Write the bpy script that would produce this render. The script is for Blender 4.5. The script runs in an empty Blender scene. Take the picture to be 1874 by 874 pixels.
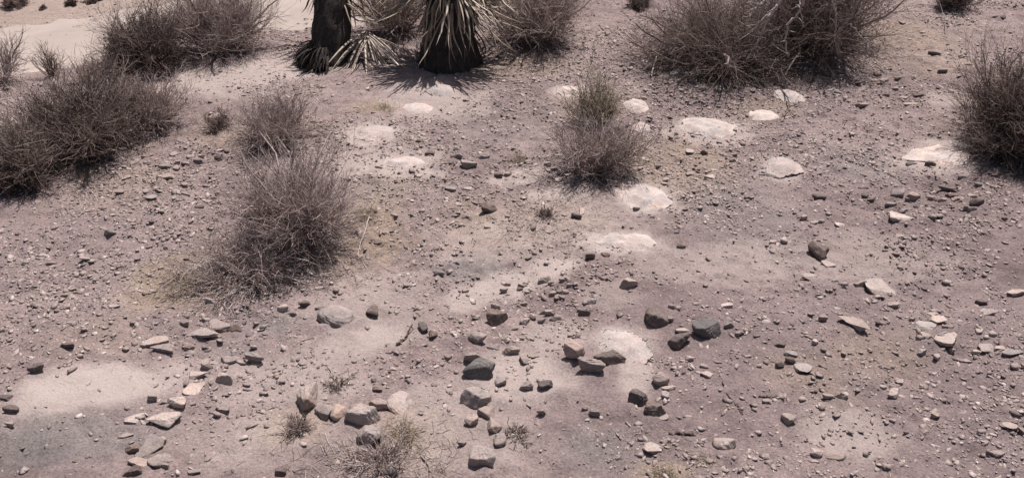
import bpy, math, random
import numpy as np
from mathutils import Vector

scene = bpy.context.scene
COL = scene.collection
R_ = math.radians

# ------------------------------------------------------------------ camera
CAM_H, PITCH, HFOV = 2.47, 31.5, 60.0
F = 937.0 / math.tan(R_(HFOV / 2))
cam_d = bpy.data.cameras.new("camera")
cam = bpy.data.objects.new("camera", cam_d)
COL.objects.link(cam)
cam.location = (0, 0, CAM_H)
cam.rotation_euler = (R_(90 - PITCH), 0, 0)
cam_d.sensor_fit = 'HORIZONTAL'
cam_d.sensor_width = 36
cam_d.lens = 18 / math.tan(R_(HFOV / 2))
cam_d.clip_end = 3000
scene.camera = cam

# ------------------------------------------------------------------ light
SUN_EL, SUN_AZ = 66.0, 26.0       # azimuth measured from +Y towards +X
w = bpy.data.worlds.new("World"); scene.world = w; w.use_nodes = True
nt = w.node_tree
bg = nt.nodes["Background"]
sky = nt.nodes.new("ShaderNodeTexSky"); sky.sky_type = 'NISHITA'
sky.sun_disc = False
sky.sun_elevation = R_(SUN_EL); sky.sun_rotation = R_(SUN_AZ)
sky.dust_density = 4.0; sky.air_density = 1.0
nt.links.new(sky.outputs[0], bg.inputs[0]); bg.inputs[1].default_value = 0.058
sl = bpy.data.lights.new("sun", 'SUN'); sl.energy = 4.9; sl.angle = R_(0.5)
sl.color = (1.0, 0.945, 0.92)
sun = bpy.data.objects.new("sun", sl); COL.objects.link(sun)
sv = Vector((math.sin(R_(SUN_AZ)) * math.cos(R_(SUN_EL)), math.cos(R_(SUN_AZ)) * math.cos(R_(SUN_EL)), math.sin(R_(SUN_EL))))
sun.rotation_euler = sv.to_track_quat('Z', 'Y').to_euler()
vs = scene.view_settings
vs.view_transform = 'Standard'; vs.look = 'None'; vs.exposure = 0.4; vs.gamma = 1.0; vs.use_curve_mapping = False

# ------------------------------------------------------------------ numeric helpers
def _hash(ix, iy, seed):
    h = (ix.astype(np.int64) * 374761393 + iy.astype(np.int64) * 668265263 + seed * 1442695041) & 0x7fffffff
    h = ((h ^ (h >> 13)) * 1274126177) & 0x7fffffff
    return ((h ^ (h >> 16)) & 0xffff) / 65535.0

def vnoise(x, y, seed=0):
    ix = np.floor(x); iy = np.floor(y)
    fx = x - ix; fy = y - iy
    fx = fx * fx * fx * (fx * (fx * 6 - 15) + 10); fy = fy * fy * fy * (fy * (fy * 6 - 15) + 10)
    a = _hash(ix, iy, seed); b = _hash(ix + 1, iy, seed); c = _hash(ix, iy + 1, seed); d = _hash(ix + 1, iy + 1, seed)
    return (a + (b - a) * fx) * (1 - fy) + (c + (d - c) * fx) * fy - 0.5

def fbm(x, y, seed=0, oct=4, gain=0.5):
    s = 0; a = 1.0
    for o in range(oct):
        s = s + a * vnoise(x + 17.3 * o, y - 9.1 * o, seed + o * 7)
        x = x * 2.03; y = y * 2.03; a *= gain
    return s

def smooth(a, b, t):
    t = np.clip((t - a) / (b - a), 0, 1)
    return t * t * (3 - 2 * t)

# bank rim in the ground plane, from the left edge of the clearing towards the trunks
def flat(px, py):
    th = R_(PITCH)
    u = (px - 937) / F; v = (437 - py) / F
    d = np.array([u, math.cos(th) + v * math.sin(th), -math.sin(th) + v * math.cos(th)])
    t = CAM_H / -d[2]
    return d[0] * t, d[1] * t

RIM = np.array([(-30.0, 5.9)] + [flat(a, b) for a, b in ((-60, 176), (90, 156), (225, 142), (300, 112), (420, 84), (560, 50))] + [(-1.9, 14.0), (-1.2, 60.0)])

def rim_dist(x, y):
    """positive beyond the rim (down the bank)"""
    best = np.full(np.shape(x), 1e9); sgn = np.zeros(np.shape(x))
    for i in range(len(RIM) - 1):
        ax, ay = RIM[i]; bx, by = RIM[i + 1]
        dx, dy = bx - ax, by - ay; L2 = dx * dx + dy * dy
        t = np.clip(((x - ax) * dx + (y - ay) * dy) / L2, 0, 1)
        qx = x - (ax + t * dx); qy = y - (ay + t * dy)
        dd = np.hypot(qx, qy)
        cr = dx * (y - ay) - dy * (x - ax)
        m = dd < best
        best = np.where(m, dd, best); sgn = np.where(m, np.sign(cr), sgn)
    return best * sgn

def macro(x, y):
    x = np.asarray(x, float); y = np.asarray(y, float)
    r = rim_dist(x, y)
    h = 0.05 * fbm(x * 0.55, y * 0.55, 3, 2) 
    far = smooth(11, 40, np.hypot(x, y))
    h = h * (1 + 3 * far) + far * 1.2 * fbm(x * 0.06, y * 0.06, 91, 3)
    h = h - 0.34 * smooth(0.0, 1.6, r) - 0.5 * smooth(4, 20, r)
    return h

def micro(x, y):
    h = 0.026 * fbm(x * 3.1, y * 3.1, 11, 3) + 0.017 * fbm(x * 11, y * 11, 12, 3, 0.65)
    rough = 0.5 + smooth(-0.1, 0.25, fbm(x * 1.6, y * 1.6, 33, 2))
    h = h + 0.013 * rough * fbm(x * 26, y * 30, 13, 2, 0.7)
    # shallow runnels down the right-hand slope
    s = (x * 0.83 + y * 0.56); q = (x * -0.56 + y * 0.83)
    h = h + 0.034 * smooth(0.6, 2.0, x) * smooth(6.2, 4.6, y) * fbm(s * 1.2, q * 7.0, 14, 3)
    return h

def P(px, py):
    """ground point seen at a pixel of the 1874 x 874 photograph"""
    th = R_(PITCH)
    u = (px - 937) / F; v = (437 - py) / F
    d = np.array([u, math.cos(th) + v * math.sin(th), -math.sin(th) + v * math.cos(th)])
    lo = 1.5; t = lo
    while t < 60:
        x, y, z = d * t + (0, 0, CAM_H)
        if z < float(macro(x, y)): break
        t *= 1.01
    a, b = t / 1.01, t
    for _ in range(18):
        m = (a + b) / 2
        x, y, z = d * m + (0, 0, CAM_H)
        if z < float(macro(x, y)): b = m
        else: a = m
    x, y, z = d * b + (0, 0, CAM_H)
    return Vector((x, y, float(macro(x, y))))

def ray_at(px, py, Y):
    """point of the sight line that lies Y metres away over the ground"""
    th = R_(PITCH)
    u = (px - 937) / F; v = (437 - py) / F
    d = np.array([u, math.cos(th) + v * math.sin(th), -math.sin(th) + v * math.cos(th)])
    p = d * (Y / d[1]) + (0, 0, CAM_H)
    return Vector(p)

def ppm(p):
    th = R_(PITCH)
    depth = p[1] * math.cos(th) + (CAM_H - p[2]) * math.sin(th)
    return F / depth

def down(p):
    return math.atan2(CAM_H - p[2], math.hypot(p[0], p[1]))

def make_mesh(name, v, quads=None, tris=None, tone=None, smooth_shade=False):
    me = bpy.data.meshes.new(name)
    v = np.ascontiguousarray(v, dtype=np.float32)
    me.vertices.add(len(v)); me.vertices.foreach_set("co", v.ravel())
    loops = []; tot = []
    if quads is not None and len(quads): loops.append(np.asarray(quads, np.int32).ravel()); tot.append(np.full(len(quads), 4, np.int32))
    if tris is not None and len(tris): loops.append(np.asarray(tris, np.int32).ravel()); tot.append(np.full(len(tris), 3, np.int32))
    lp = np.concatenate(loops); tt = np.concatenate(tot)
    me.loops.add(len(lp)); me.loops.foreach_set("vertex_index", lp)
    st = np.zeros(len(tt), np.int32); st[1:] = np.cumsum(tt)[:-1]
    me.polygons.add(len(tt)); me.polygons.foreach_set("loop_start", st); me.polygons.foreach_set("loop_total", tt)
    if smooth_shade: me.polygons.foreach_set("use_smooth", np.ones(len(tt), bool))
    me.update(calc_edges=True)
    if tone is not None:
        a = me.attributes.new("tone", 'FLOAT', 'POINT'); a.data.foreach_set("value", np.asarray(tone, np.float32))
    return me

def link(name, me, mat, parent=None, loc=None):
    o = bpy.data.objects.new(name, me); COL.objects.link(o)
    if mat is not None: me.materials.append(mat)
    if parent is not None: o.parent = parent
    if loc is not None: o.location = loc
    return o

def tag(o, label=None, cat=None, group=None, kind=None):
    if label: o['label'] = label
    if cat: o['category'] = cat
    if group: o['group'] = group
    if kind: o['kind'] = kind
    return o

def empty(name, loc, label, cat, group=None):
    o = bpy.data.objects.new(name, None); COL.objects.link(o); o.location = loc
    o.empty_display_size = 0.1
    return tag(o, label, cat, group)

# ------------------------------------------------------------------ materials
def base_mat(name, rough=0.92):
    m = bpy.data.materials.new(name); m.use_nodes = True
    b = m.node_tree.nodes["Principled BSDF"]
    b.inputs["Roughness"].default_value = rough
    b.inputs["Specular IOR Level"].default_value = 0.18
    return m, m.node_tree, b

def ramp(nt, stops):
    r = nt.nodes.new("ShaderNodeValToRGB")
    while len(r.color_ramp.elements) < len(stops): r.color_ramp.elements.new(0.5)
    for e, (p, c) in zip(r.color_ramp.elements, stops):
        e.position = p; e.color = (*c, 1)
    return r

def noise_node(nt, scale, detail=5, rough=0.6, coord=None, dist=0.0):
    n = nt.nodes.new("ShaderNodeTexNoise"); n.inputs["Scale"].default_value = scale
    n.inputs["Detail"].default_value = detail; n.inputs["Roughness"].default_value = rough
    n.inputs["Distortion"].default_value = dist
    if coord is not None: nt.links.new(coord, n.inputs["Vector"])
    return n

def mix(nt, fac, a, b, mode='MIX'):
    n = nt.nodes.new("ShaderNodeMix"); n.data_type = 'RGBA'; n.blend_type = mode
    for sock, val in ((n.inputs[0], fac), (n.inputs[6], a), (n.inputs[7], b)):
        if isinstance(val, (int, float)): sock.default_value = val
        elif isinstance(val, tuple): sock.default_value = (*val, 1)
        else: nt.links.new(val, sock)
    return n.outputs[2]

def attr(nt, name, out=2):
    a = nt.nodes.new("ShaderNodeAttribute"); a.attribute_name = name
    return a.outputs[out]

def mat_tone(name, stops, rough=0.9, noise_scale=None, trans=0.0):
    m, nt, b = base_mat(name, rough)
    r = ramp(nt, stops); nt.links.new(attr(nt, "tone"), r.inputs[0])
    c = r.outputs[0]
    if noise_scale:
        g = nt.nodes.new("ShaderNodeNewGeometry")
        n = noise_node(nt, noise_scale, 4, 0.6, g.outputs["Position"])
        rr = ramp(nt, [(0.3, (0.72, 0.72, 0.72)), (0.7, (1.22, 1.2, 1.18))]); nt.links.new(n.outputs[0], rr.inputs[0])
        c = mix(nt, 1.0, c, rr.outputs[0], 'MULTIPLY')
    nt.links.new(c, b.inputs["Base Color"])
    return m

def mat_rock(name, c0, c1, c2, bump=0.45, dirt=False):
    m, nt, b = base_mat(name, 0.9)
    tc = nt.nodes.new("ShaderNodeTexCoord"); oi = nt.nodes.new("ShaderNodeObjectInfo")
    add = nt.nodes.new("ShaderNodeVectorMath"); add.operation = 'ADD'
    nt.links.new(tc.outputs["Object"], add.inputs[0])
    sc = nt.nodes.new("ShaderNodeVectorMath"); sc.operation = 'SCALE'; sc.inputs[3].default_value = 3.0
    nt.links.new(oi.outputs["Location"], sc.inputs[0]); nt.links.new(sc.outputs[0], add.inputs[1])
    n1 = noise_node(nt, 14, 6, 0.65, add.outputs[0], 0.4)
    r1 = ramp(nt, [(0.28, c0), (0.5, c1), (0.74, c2)]); nt.links.new(n1.outputs[0], r1.inputs[0])
    n2 = noise_node(nt, 120, 3, 0.7, add.outputs[0])
    r2 = ramp(nt, [(0.3, (0.7, 0.7, 0.7)), (0.7, (1.2, 1.2, 1.2))]); nt.links.new(n2.outputs[0], r2.inputs[0])
    c = mix(nt, 1.0, r1.outputs[0], r2.outputs[0], 'MULTIPLY')
    r3 = ramp(nt, [(0.0, (0.78, 0.78, 0.80)), (1.0, (1.18, 1.15, 1.12))]); nt.links.new(oi.outputs["Random"], r3.inputs[0])
    c = mix(nt, 1.0, c, r3.outputs[0], 'MULTIPLY')
    n5 = noise_node(nt, 6, 4, 0.6, add.outputs[0], 0.8)
    r5 = ramp(nt, [(0.35, (0.86, 0.90, 0.93)), (0.52, (1, 1, 1)), (0.70, (1.07, 0.99, 0.93))]); nt.links.new(n5.outputs[0], r5.inputs[0])
    c = mix(nt, 1.0, c, r5.outputs[0], 'MULTIPLY')
    if dirt:
        n6 = noise_node(nt, 11, 6, 0.65, add.outputs[0], 0.5)
        r6 = ramp(nt, [(0.50, (0, 0, 0)), (0.66, (0.5, 0.5, 0.5))]); nt.links.new(n6.outputs[0], r6.inputs[0])
        c = mix(nt, r6.outputs[0], c, (0.27, 0.215, 0.198))
    nt.links.new(c, b.inputs["Base Color"])
    n3 = noise_node(nt, 60, 6, 0.7, add.outputs[0])
    bp = nt.nodes.new("ShaderNodeBump"); bp.inputs["Strength"].default_value = bump; bp.inputs["Distance"].default_value = 0.01
    nt.links.new(n3.outputs[0], bp.inputs["Height"]); nt.links.new(bp.outputs[0], b.inputs["Normal"])
    return m

M = {}
M['pale'] = mat_rock("pale_stone", (0.29, 0.235, 0.215), (0.35, 0.29, 0.265), (0.41, 0.345, 0.32))
M['tan'] = mat_rock("tan_stone", (0.235, 0.186, 0.167), (0.30, 0.242, 0.218), (0.36, 0.297, 0.27))
M['grey'] = mat_rock("grey_stone", (0.20, 0.163, 0.15), (0.262, 0.216, 0.20), (0.33, 0.277, 0.258))
M['dark'] = mat_rock("dark_stone", (0.105, 0.08, 0.072), (0.155, 0.121, 0.109), (0.225, 0.180, 0.163))
M['basalt'] = mat_rock("basalt_stone", (0.10, 0.091, 0.088), (0.14, 0.129, 0.124), (0.19, 0.176, 0.168))
M['white'] = mat_rock("bleached_stone", (0.38, 0.315, 0.288), (0.455, 0.385, 0.355), (0.52, 0.446, 0.414), 0.4, True)
M['slabgrey'] = mat_rock("weathered_stone", (0.32, 0.277, 0.258), (0.39, 0.342, 0.32), (0.44, 0.388, 0.362), 0.4, True)
M['gravel'] = mat_tone("gravel", [(0.0, (0.115, 0.089, 0.083)), (0.3, (0.20, 0.158, 0.147)), (0.7, (0.295, 0.239, 0.222)), (1.0, (0.45, 0.378, 0.35))], 0.92, 90)
M['twig'] = mat_tone("dry_twig", [(0.0, (0.165, 0.123, 0.110)), (0.5, (0.35, 0.276, 0.256)), (1.0, (0.56, 0.465, 0.43))])
M['twigdark'] = mat_tone("dark_twig", [(0.0, (0.085, 0.06, 0.051)), (0.5, (0.20, 0.15, 0.132)), (1.0, (0.37, 0.29, 0.26))])
M['twigtan'] = mat_tone("tan_twig", [(0.0, (0.16, 0.125, 0.085)), (0.5, (0.31, 0.255, 0.19)), (1.0, (0.50, 0.43, 0.34))])
M['stem'] = mat_tone("woody_stem", [(0.0, (0.10, 0.074, 0.066)), (0.5, (0.28, 0.226, 0.208)), (1.0, (0.56, 0.485, 0.455))], 0.9, 60)
M['bleached'] = mat_tone("bleached_wood", [(0.0, (0.26, 0.21, 0.195)), (1.0, (0.52, 0.45, 0.42))], 0.85, 60)
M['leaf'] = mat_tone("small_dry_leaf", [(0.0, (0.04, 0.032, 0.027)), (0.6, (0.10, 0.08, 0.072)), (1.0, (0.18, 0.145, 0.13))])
M['straw'] = mat_tone("straw", [(0.0, (0.15, 0.11, 0.08)), (0.5, (0.30, 0.24, 0.175)), (1.0, (0.48, 0.40, 0.31))])
M['deadleaf'] = mat_tone("dead_yucca_leaf", [(0.0, (0.085, 0.06, 0.048)), (0.5, (0.30, 0.24, 0.185)), (1.0, (0.58, 0.50, 0.41))], 0.7, 40)
M['paleleaf'] = mat_tone("bleached_yucca_leaf", [(0.0, (0.30, 0.24, 0.19)), (1.0, (0.62, 0.54, 0.47))], 0.7, 40)
M['greenleaf'] = mat_tone("green_yucca_leaf", [(0.0, (0.05, 0.07, 0.03)), (1.0, (0.13, 0.16, 0.07))], 0.6)

def trunk_material():
    m, nt, b = base_mat("yucca_bark", 0.95)
    tc = nt.nodes.new("ShaderNodeTexCoord")
    mp = nt.nodes.new("ShaderNodeMapping"); mp.inputs["Scale"].default_value = (1, 1, 0.35)
    nt.links.new(tc.outputs["Object"], mp.inputs[0])
    n = noise_node(nt, 30, 6, 0.7, mp.outputs[0], 0.6)
    r = ramp(nt, [(0.3, (0.025, 0.02, 0.018)), (0.55, (0.058, 0.047, 0.042)), (0.78, (0.12, 0.098, 0.086))]); nt.links.new(n.outputs[0], r.inputs[0])
    nt.links.new(r.outputs[0], b.inputs["Base Color"])
    bp = nt.nodes.new("ShaderNodeBump"); bp.inputs["Strength"].default_value = 0.9; bp.inputs["Distance"].default_value = 0.03
    nt.links.new(n.outputs[0], bp.inputs["Height"]); nt.links.new(bp.outputs[0], b.inputs["Normal"])
    return m
M['bark'] = trunk_material()

# ------------------------------------------------------------------ patches of the ground (px, py, half-width px, half-height px, turn in degrees)
SAND = [(700, 560, 130, 60, 10, .35), (540, 690, 130, 50, 10, .5), (940, 440, 150, 44, 10, .4), (1080, 400, 100, 60, 30, .4), (930, 520, 130, 26, 24, .9), (960, 690, 110, 44, 0, .75), (650, 630, 120, 40, 10, .6), (800, 180, 90, 40, 25, .6), (720, 290, 110, 34, 0, .6), (850, 800, 120, 50, 0, .4), (1300, 480, 120, 40, 0, .4), (1600, 470, 120, 40, -10, .35), (480, 800, 110, 50, 0, .4), (380, 150, 140, 30, 10, .6), (190, 705, 150, 36, 4, 1.0), (90, 735, 70, 30, 0, .8), (1005, 486, 62, 17, 14, .95), (860, 540, 75, 24, 28, .8), (690, 618, 80, 30, 0, .75), (1110, 545, 60, 26, 0, .4),
        (1560, 785, 80, 38, -10, .55), (800, 740, 70, 46, 0, .45), (1160, 680, 34, 60, 0, .7), (735, 302, 85, 24, 0, .8), (680, 242, 62, 22, 0, .9), (1030, 352, 60, 12, 8, .8),
        (950, 320, 46, 11, 25, .8), (1145, 442, 82, 26, 0, .95), (1178, 362, 60, 28, 0, .95), (1430, 312, 42, 24, 0, .8), (1040, 166, 36, 14, 0, .9), (790, 180, 70, 30, 15, .6),
        (1290, 234, 76, 24, 0, .7), (940, 700, 80, 34, 0, .6), (880, 720, 40, 30, 0, .6), (1310, 480, 90, 40, 0, .3), (1140, 632, 62, 42, 0, .9), (1260, 134, 46, 10, 0, .6), (430, 132, 170, 28, 10, .75),
        (1720, 290, 90, 28, 0, .8), (640, 800, 60, 30, 0, .3), (420, 800, 120, 50, 0, .25), (1740, 178, 50, 14, 0, .5), (300, 690, 60, 30, 0, .6), (1020, 620, 60, 40, 0, .5)]
GREYED = [(140, 800, 130, 46, 0, .8), (1095, 815, 84, 48, 0, .7), (500, 592, 52, 22, 10, .8), (870, 488, 60, 24, 0, .7), (1340, 385, 100, 56, 0, .4), (1590, 300, 80, 30, 0, .5),  # grey-green ground; lower-left patch has shade painted into its colour
       (900, 230, 90, 40, 0, .35), (720, 345, 60, 20, 0, .5), (1400, 420, 60, 40, 0, .4), (420, 640, 50, 24, 30, .5)]
STRAW = [(690, 400, 60, 80, 0, .7), (335, 505, 70, 46, 0, .8), (700, 196, 44, 13, 0, .9), (1215, 862, 52, 16, 0, .9), (1000, 408, 130, 46, 0, .5), (1210, 290, 100, 42, 0, .6),
         (545, 775, 60, 32, 0, .7), (1650, 60, 140, 40, 0, .45), (940, 120, 90, 22, 0, .5), (640, 470, 80, 50, 0, .5), (1390, 200, 50, 14, 0, .5), (1600, 650, 70, 50, -30, .35),
         (1480, 700, 80, 40, 0, .35), (200, 340, 90, 30, 20, .4), (400, 250, 70, 16, 0, .5), (740, 800, 70, 50, 0, .5), (190, 620, 80, 30, 0, .3)]
DARK = [(10, 850, 130, 50, 10, .8), (1000, 540, 110, 46, 18, .8), (1340, 155, 190, 46, 0, .7), (1720, 720, 220, 190, -30, .35), (1690, 365, 140, 36, 0, .5), (860, 300, 80, 36, 0, .4), (1300, 620, 120, 60, 0, .35),  # darker soil, except the first patch: corner shadow painted into the colour
        (1250, 520, 120, 60, 0, .25), (1600, 150, 120, 36, 0, .5), (480, 480, 130, 50, 10, .4), (1690, 430, 200, 60, -10, .3), (1250, 770, 160, 60, 0, .35)]
STONY = [(1660, 720, 300, 170, -20, .45), (1500, 820, 200, 60, 0, .4), (1600, 260, 200, 60, 0, .35), (310, 330, 120, 60, 0, .8), (180, 470, 190, 90, 0, .6), (990, 545, 110, 50, 18, 1.0), (1340, 165, 200, 40, 0, .9), (1690, 370, 130, 40, 0, .8), (1600, 160, 120, 36, 0, .8), (860, 305, 90, 46, 0, .7),
         (420, 600, 160, 60, 10, .7), (1750, 620, 140, 80, 0, .5), (1250, 290, 140, 56, 0, .6), (380, 720, 120, 90, 0, .5), (900, 650, 140, 70, 0, .5), (700, 260, 150, 40, 0, .5), (1300, 640, 120, 80, 0, .4), (1500, 500, 260, 180, 0, .25), (1025, 305, 34, 32, 0, 1.0)]

def world_ellipses(lst):
    out = []
    for px, py, rx, ry, rot, s in lst:
        c = P(px, py); k = ppm(c)
        out.append((c.x, c.y, rx / k, ry / k / math.sin(down(c)), R_(rot), s))
    return out

def mask(ells, x, y, soft=0.45, seed=50, wob=0.55):
    nx = fbm(x * 3.2, y * 3.2, seed, 4, 0.6) ; ny = 1.5 * fbm(x * 10, y * 10, seed + 5, 4, 0.75)
    m = np.zeros(np.shape(x))
    for cx, cy, a, b, rot, s in ells:
        r_ = max(a, b) * 2.2
        sel = (np.abs(x - cx) < r_) & (np.abs(y - cy) < r_)
        if not sel.any(): continue
        dx = x[sel] - cx; dy = y[sel] - cy
        c_, s_ = math.cos(rot), math.sin(rot)
        u = (dx * c_ + dy * s_) / a; v = (-dx * s_ + dy * c_) / b
        d = np.hypot(u, v) + wob * nx[sel] + 0.25 * wob * ny[sel]
        m[sel] = np.maximum(m[sel], s * (1 - smooth(1 - soft, 1 + soft, d)))
    return m
MAUVE = [(1650, 620, 420, 260, -25, .85), (150, 480, 240, 90, 0, .55), (1400, 330, 220, 70, 0, .5), (1250, 700, 180, 120, 0, .5), (850, 330, 120, 60, 0, .4), (1350, 150, 240, 50, 0, .6), (200, 600, 180, 50, 0, .4)]
E_SAND, E_GREYED, E_STRAW, E_DARK, E_STONY, E_MAUVE = map(world_ellipses, (SAND, GREYED, STRAW, DARK, STONY, MAUVE))

# ------------------------------------------------------------------ ground
def axis(lo, hi, step, far, grow=1.09):
    a = list(np.arange(lo, hi, step)); s = step; x = a[-1]
    while x < far: s *= grow; x += s; a.append(x)
    s = step; x = a[0]; pre = []
    while x > -far: s *= grow; x -= s; pre.append(x)
    return np.array(pre[::-1] + a)
gx = axis(-4.6, 4.6, 0.0155, 600); gy = axis(2.1, 9.2, 0.0155, 600)
X, Y = np.meshgrid(gx, gy)
near = smooth(30, 9, np.hypot(X, Y))
Z = macro(X, Y) + micro(X, Y) * near
sand = mask(E_SAND, X, Y, 0.4, 50); greyed = mask(E_GREYED, X, Y, 0.6, 60); straw = mask(E_STRAW, X, Y, 0.6, 70, .8); darkm = mask(E_DARK, X, Y, 0.6, 80, .8)
micro_flat = micro(X, Y)
Z = Z - 0.6 * sand * near * (micro_flat - 0.022 * fbm(X * 3.1, Y * 3.1, 11, 3))
rd = rim_dist(X, Y); mauve = mask(E_MAUVE, X, Y, .8, 95, 1.0)
nyr, nxr = X.shape
idx = np.arange(nyr * nxr).reshape(nyr, nxr)
q = np.stack([idx[:-1, :-1], idx[:-1, 1:], idx[1:, 1:], idx[1:, :-1]], -1).reshape(-1, 4)
gme = make_mesh("ground", np.stack([X, Y, Z], -1).reshape(-1, 3), quads=q, smooth_shade=True)
for nm, arr in (("sand", sand), ("greyed", greyed), ("straw", straw), ("darksoil_shade", darkm), ("mauve", mauve), ("lowland", smooth(0.3, 2.0, rd))):
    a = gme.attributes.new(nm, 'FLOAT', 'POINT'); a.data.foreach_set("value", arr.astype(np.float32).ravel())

def ground_material():
    m, nt, b = base_mat("desert_soil", 0.96)
    g = nt.nodes.new("ShaderNodeNewGeometry"); pos = g.outputs["Position"]
    n1 = noise_node(nt, 0.9, 6, 0.62, pos, 0.5)
    r1 = ramp(nt, [(0.30, (0.180, 0.135, 0.130)), (0.50, (0.240, 0.184, 0.176)), (0.72, (0.305, 0.239, 0.225))]); nt.links.new(n1.outputs[0], r1.inputs[0])
    c = r1.outputs[0]
    n2 = noise_node(nt, 7.5, 7, 0.68, pos, 0.6)
    r2 = ramp(nt, [(0.28, (0.70, 0.69, 0.70)), (0.52, (1.0, 1.0, 1.0)), (0.75, (1.30, 1.27, 1.24))]); nt.links.new(n2.outputs[0], r2.inputs[0])
    c = mix(nt, 1.0, c, r2.outputs[0], 'MULTIPLY')
    c = mix(nt, attr(nt, "mauve"), c, mix(nt, n2.outputs[0], (0.160, 0.122, 0.119), (0.268, 0.211, 0.206)))
    c = mix(nt, attr(nt, "darksoil_shade"), c, mix(nt, 1.0, c, (0.68, 0.65, 0.66), 'MULTIPLY'))
    st = mix(nt, n2.outputs[0], (0.225, 0.168, 0.122), (0.36, 0.285, 0.212))
    c = mix(nt, mixf(nt, attr(nt, "straw"), 0.92), c, st)
    c = mix(nt, mixf(nt, attr(nt, "greyed"), 0.75), c, mix(nt, n2.outputs[0], (0.135, 0.125, 0.118), (0.225, 0.212, 0.202)))
    ns = noise_node(nt, 5.0, 5, 0.6, pos, 0.4)
    sd = mix(nt, ns.outputs[0], (0.37, 0.303, 0.275), (0.475, 0.401, 0.368))
    c = mix(nt, mixf(nt, attr(nt, "sand"), 0.9), c, sd)
    lo = mix(nt, n1.outputs[0], (0.245, 0.19, 0.162), (0.36, 0.285, 0.245))
    c = mix(nt, mixf(nt, attr(nt, "lowland"), 0.85), c, lo)
    # grit
    n3 = noise_node(nt, 85, 4, 0.75, pos)
    r3 = ramp(nt, [(0.30, (0.50, 0.49, 0.50)), (0.5, (1, 1, 1)), (0.72, (1.45, 1.43, 1.41))]); nt.links.new(n3.outputs[0], r3.inputs[0])
    inv = nt.nodes.new("ShaderNodeMath"); inv.operation = 'SUBTRACT'; inv.inputs[0].default_value = 0.85
    nt.links.new(mixf(nt, attr(nt, "sand"), 0.6), inv.inputs[1])
    c = mix(nt, inv.outputs[0], c, mix(nt, 1.0, c, r3.outputs[0], 'MULTIPLY'))
    nt.links.new(c, b.inputs["Base Color"])
    n4 = noise_node(nt, 70, 8, 0.75, pos)
    bp = nt.nodes.new("ShaderNodeBump"); bp.inputs["Distance"].default_value = 0.022; bp.inputs["Strength"].default_value = 0.7
    nt.links.new(n4.outputs[0], bp.inputs["Height"]); nt.links.new(bp.outputs[0], b.inputs["Normal"])
    return m

def mixf(nt, val, k):
    n = nt.nodes.new("ShaderNodeMath"); n.operation = 'MULTIPLY'; n.inputs[1].default_value = k
    nt.links.new(val, n.inputs[0]); return n.outputs[0]

tag(link("ground", gme, ground_material()), kind="structure")

# dirt road beyond the bank
def gz(x, y):
    x = np.asarray(x, float); y = np.asarray(y, float)
    return macro(x, y) + micro(x, y) * smooth(30, 9, np.hypot(x, y))

def road():
    ctr = [P(-420, 150), P(-150, 120), P(60, 92), P(210, 68), P(360, 40), P(560, 8), P(720, -40)]
    pts = []
    for i in range(len(ctr) - 1):
        for k in range(16):
            pts.append(ctr[i].lerp(ctr[i + 1], k / 16))
    pts.append(ctr[-1])
    A = np.array(pts); 
    for _ in range(20): A[1:-1] = (A[:-2] + A[1:-1] * 2 + A[2:]) / 4
    T = np.gradient(A[:, :2], axis=0); T /= np.linalg.norm(T, axis=1)[:, None]
    N = np.stack([-T[:, 1], T[:, 0]], 1)
    W = 24; s = np.linspace(-1, 1, W)
    half = 1.05 + 0.25 * fbm(np.arange(len(A)) * 0.2, np.zeros(len(A)), 5, 3)
    xy = A[:, None, :2] + N[:, None, :] * (s[None, :, None] * half[:, None, None])
    zz = macro(xy[..., 0], xy[..., 1]) + 0.022 - 0.05 * np.abs(s[None]) ** 6 - 0.010 * np.exp(-((np.abs(s[None]) - 0.5) / 0.15) ** 2)
    v = np.concatenate([xy, zz[..., None]], -1).reshape(-1, 3)
    ix = np.arange(len(A) * W).reshape(len(A), W)
    q = np.stack([ix[:-1, :-1], ix[1:, :-1], ix[1:, 1:], ix[:-1, 1:]], -1).reshape(-1, 4)
    me = make_mesh("dirt_road", v, quads=q, smooth_shade=True)
    m, nt, b = base_mat("packed_dirt", 0.95)
    g = nt.nodes.new("ShaderNodeNewGeometry")
    n = noise_node(nt, 1.6, 6, 0.6, g.outputs["Position"], 0.4)
    r = ramp(nt, [(0.3, (0.27, 0.225, 0.20)), (0.7, (0.37, 0.31, 0.275))]); nt.links.new(n.outputs[0], r.inputs[0])
    nt.links.new(r.outputs[0], b.inputs["Base Color"])
    tag(link("dirt_road", me, m), kind="structure")
road()

# ------------------------------------------------------------------ rocks
def ico(sub):
    import bmesh
    bm = bmesh.new(); bmesh.ops.create_icosphere(bm, subdivisions=sub, radius=1)
    v = np.array([x.co[:] for x in bm.verts]); f = np.array([[q.index for q in t.verts] for t in bm.faces]); bm.free()
    return v / np.linalg.norm(v, axis=1)[:, None], f
ICO = {k: ico(k) for k in (1, 2, 3, 4, 5)}

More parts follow.
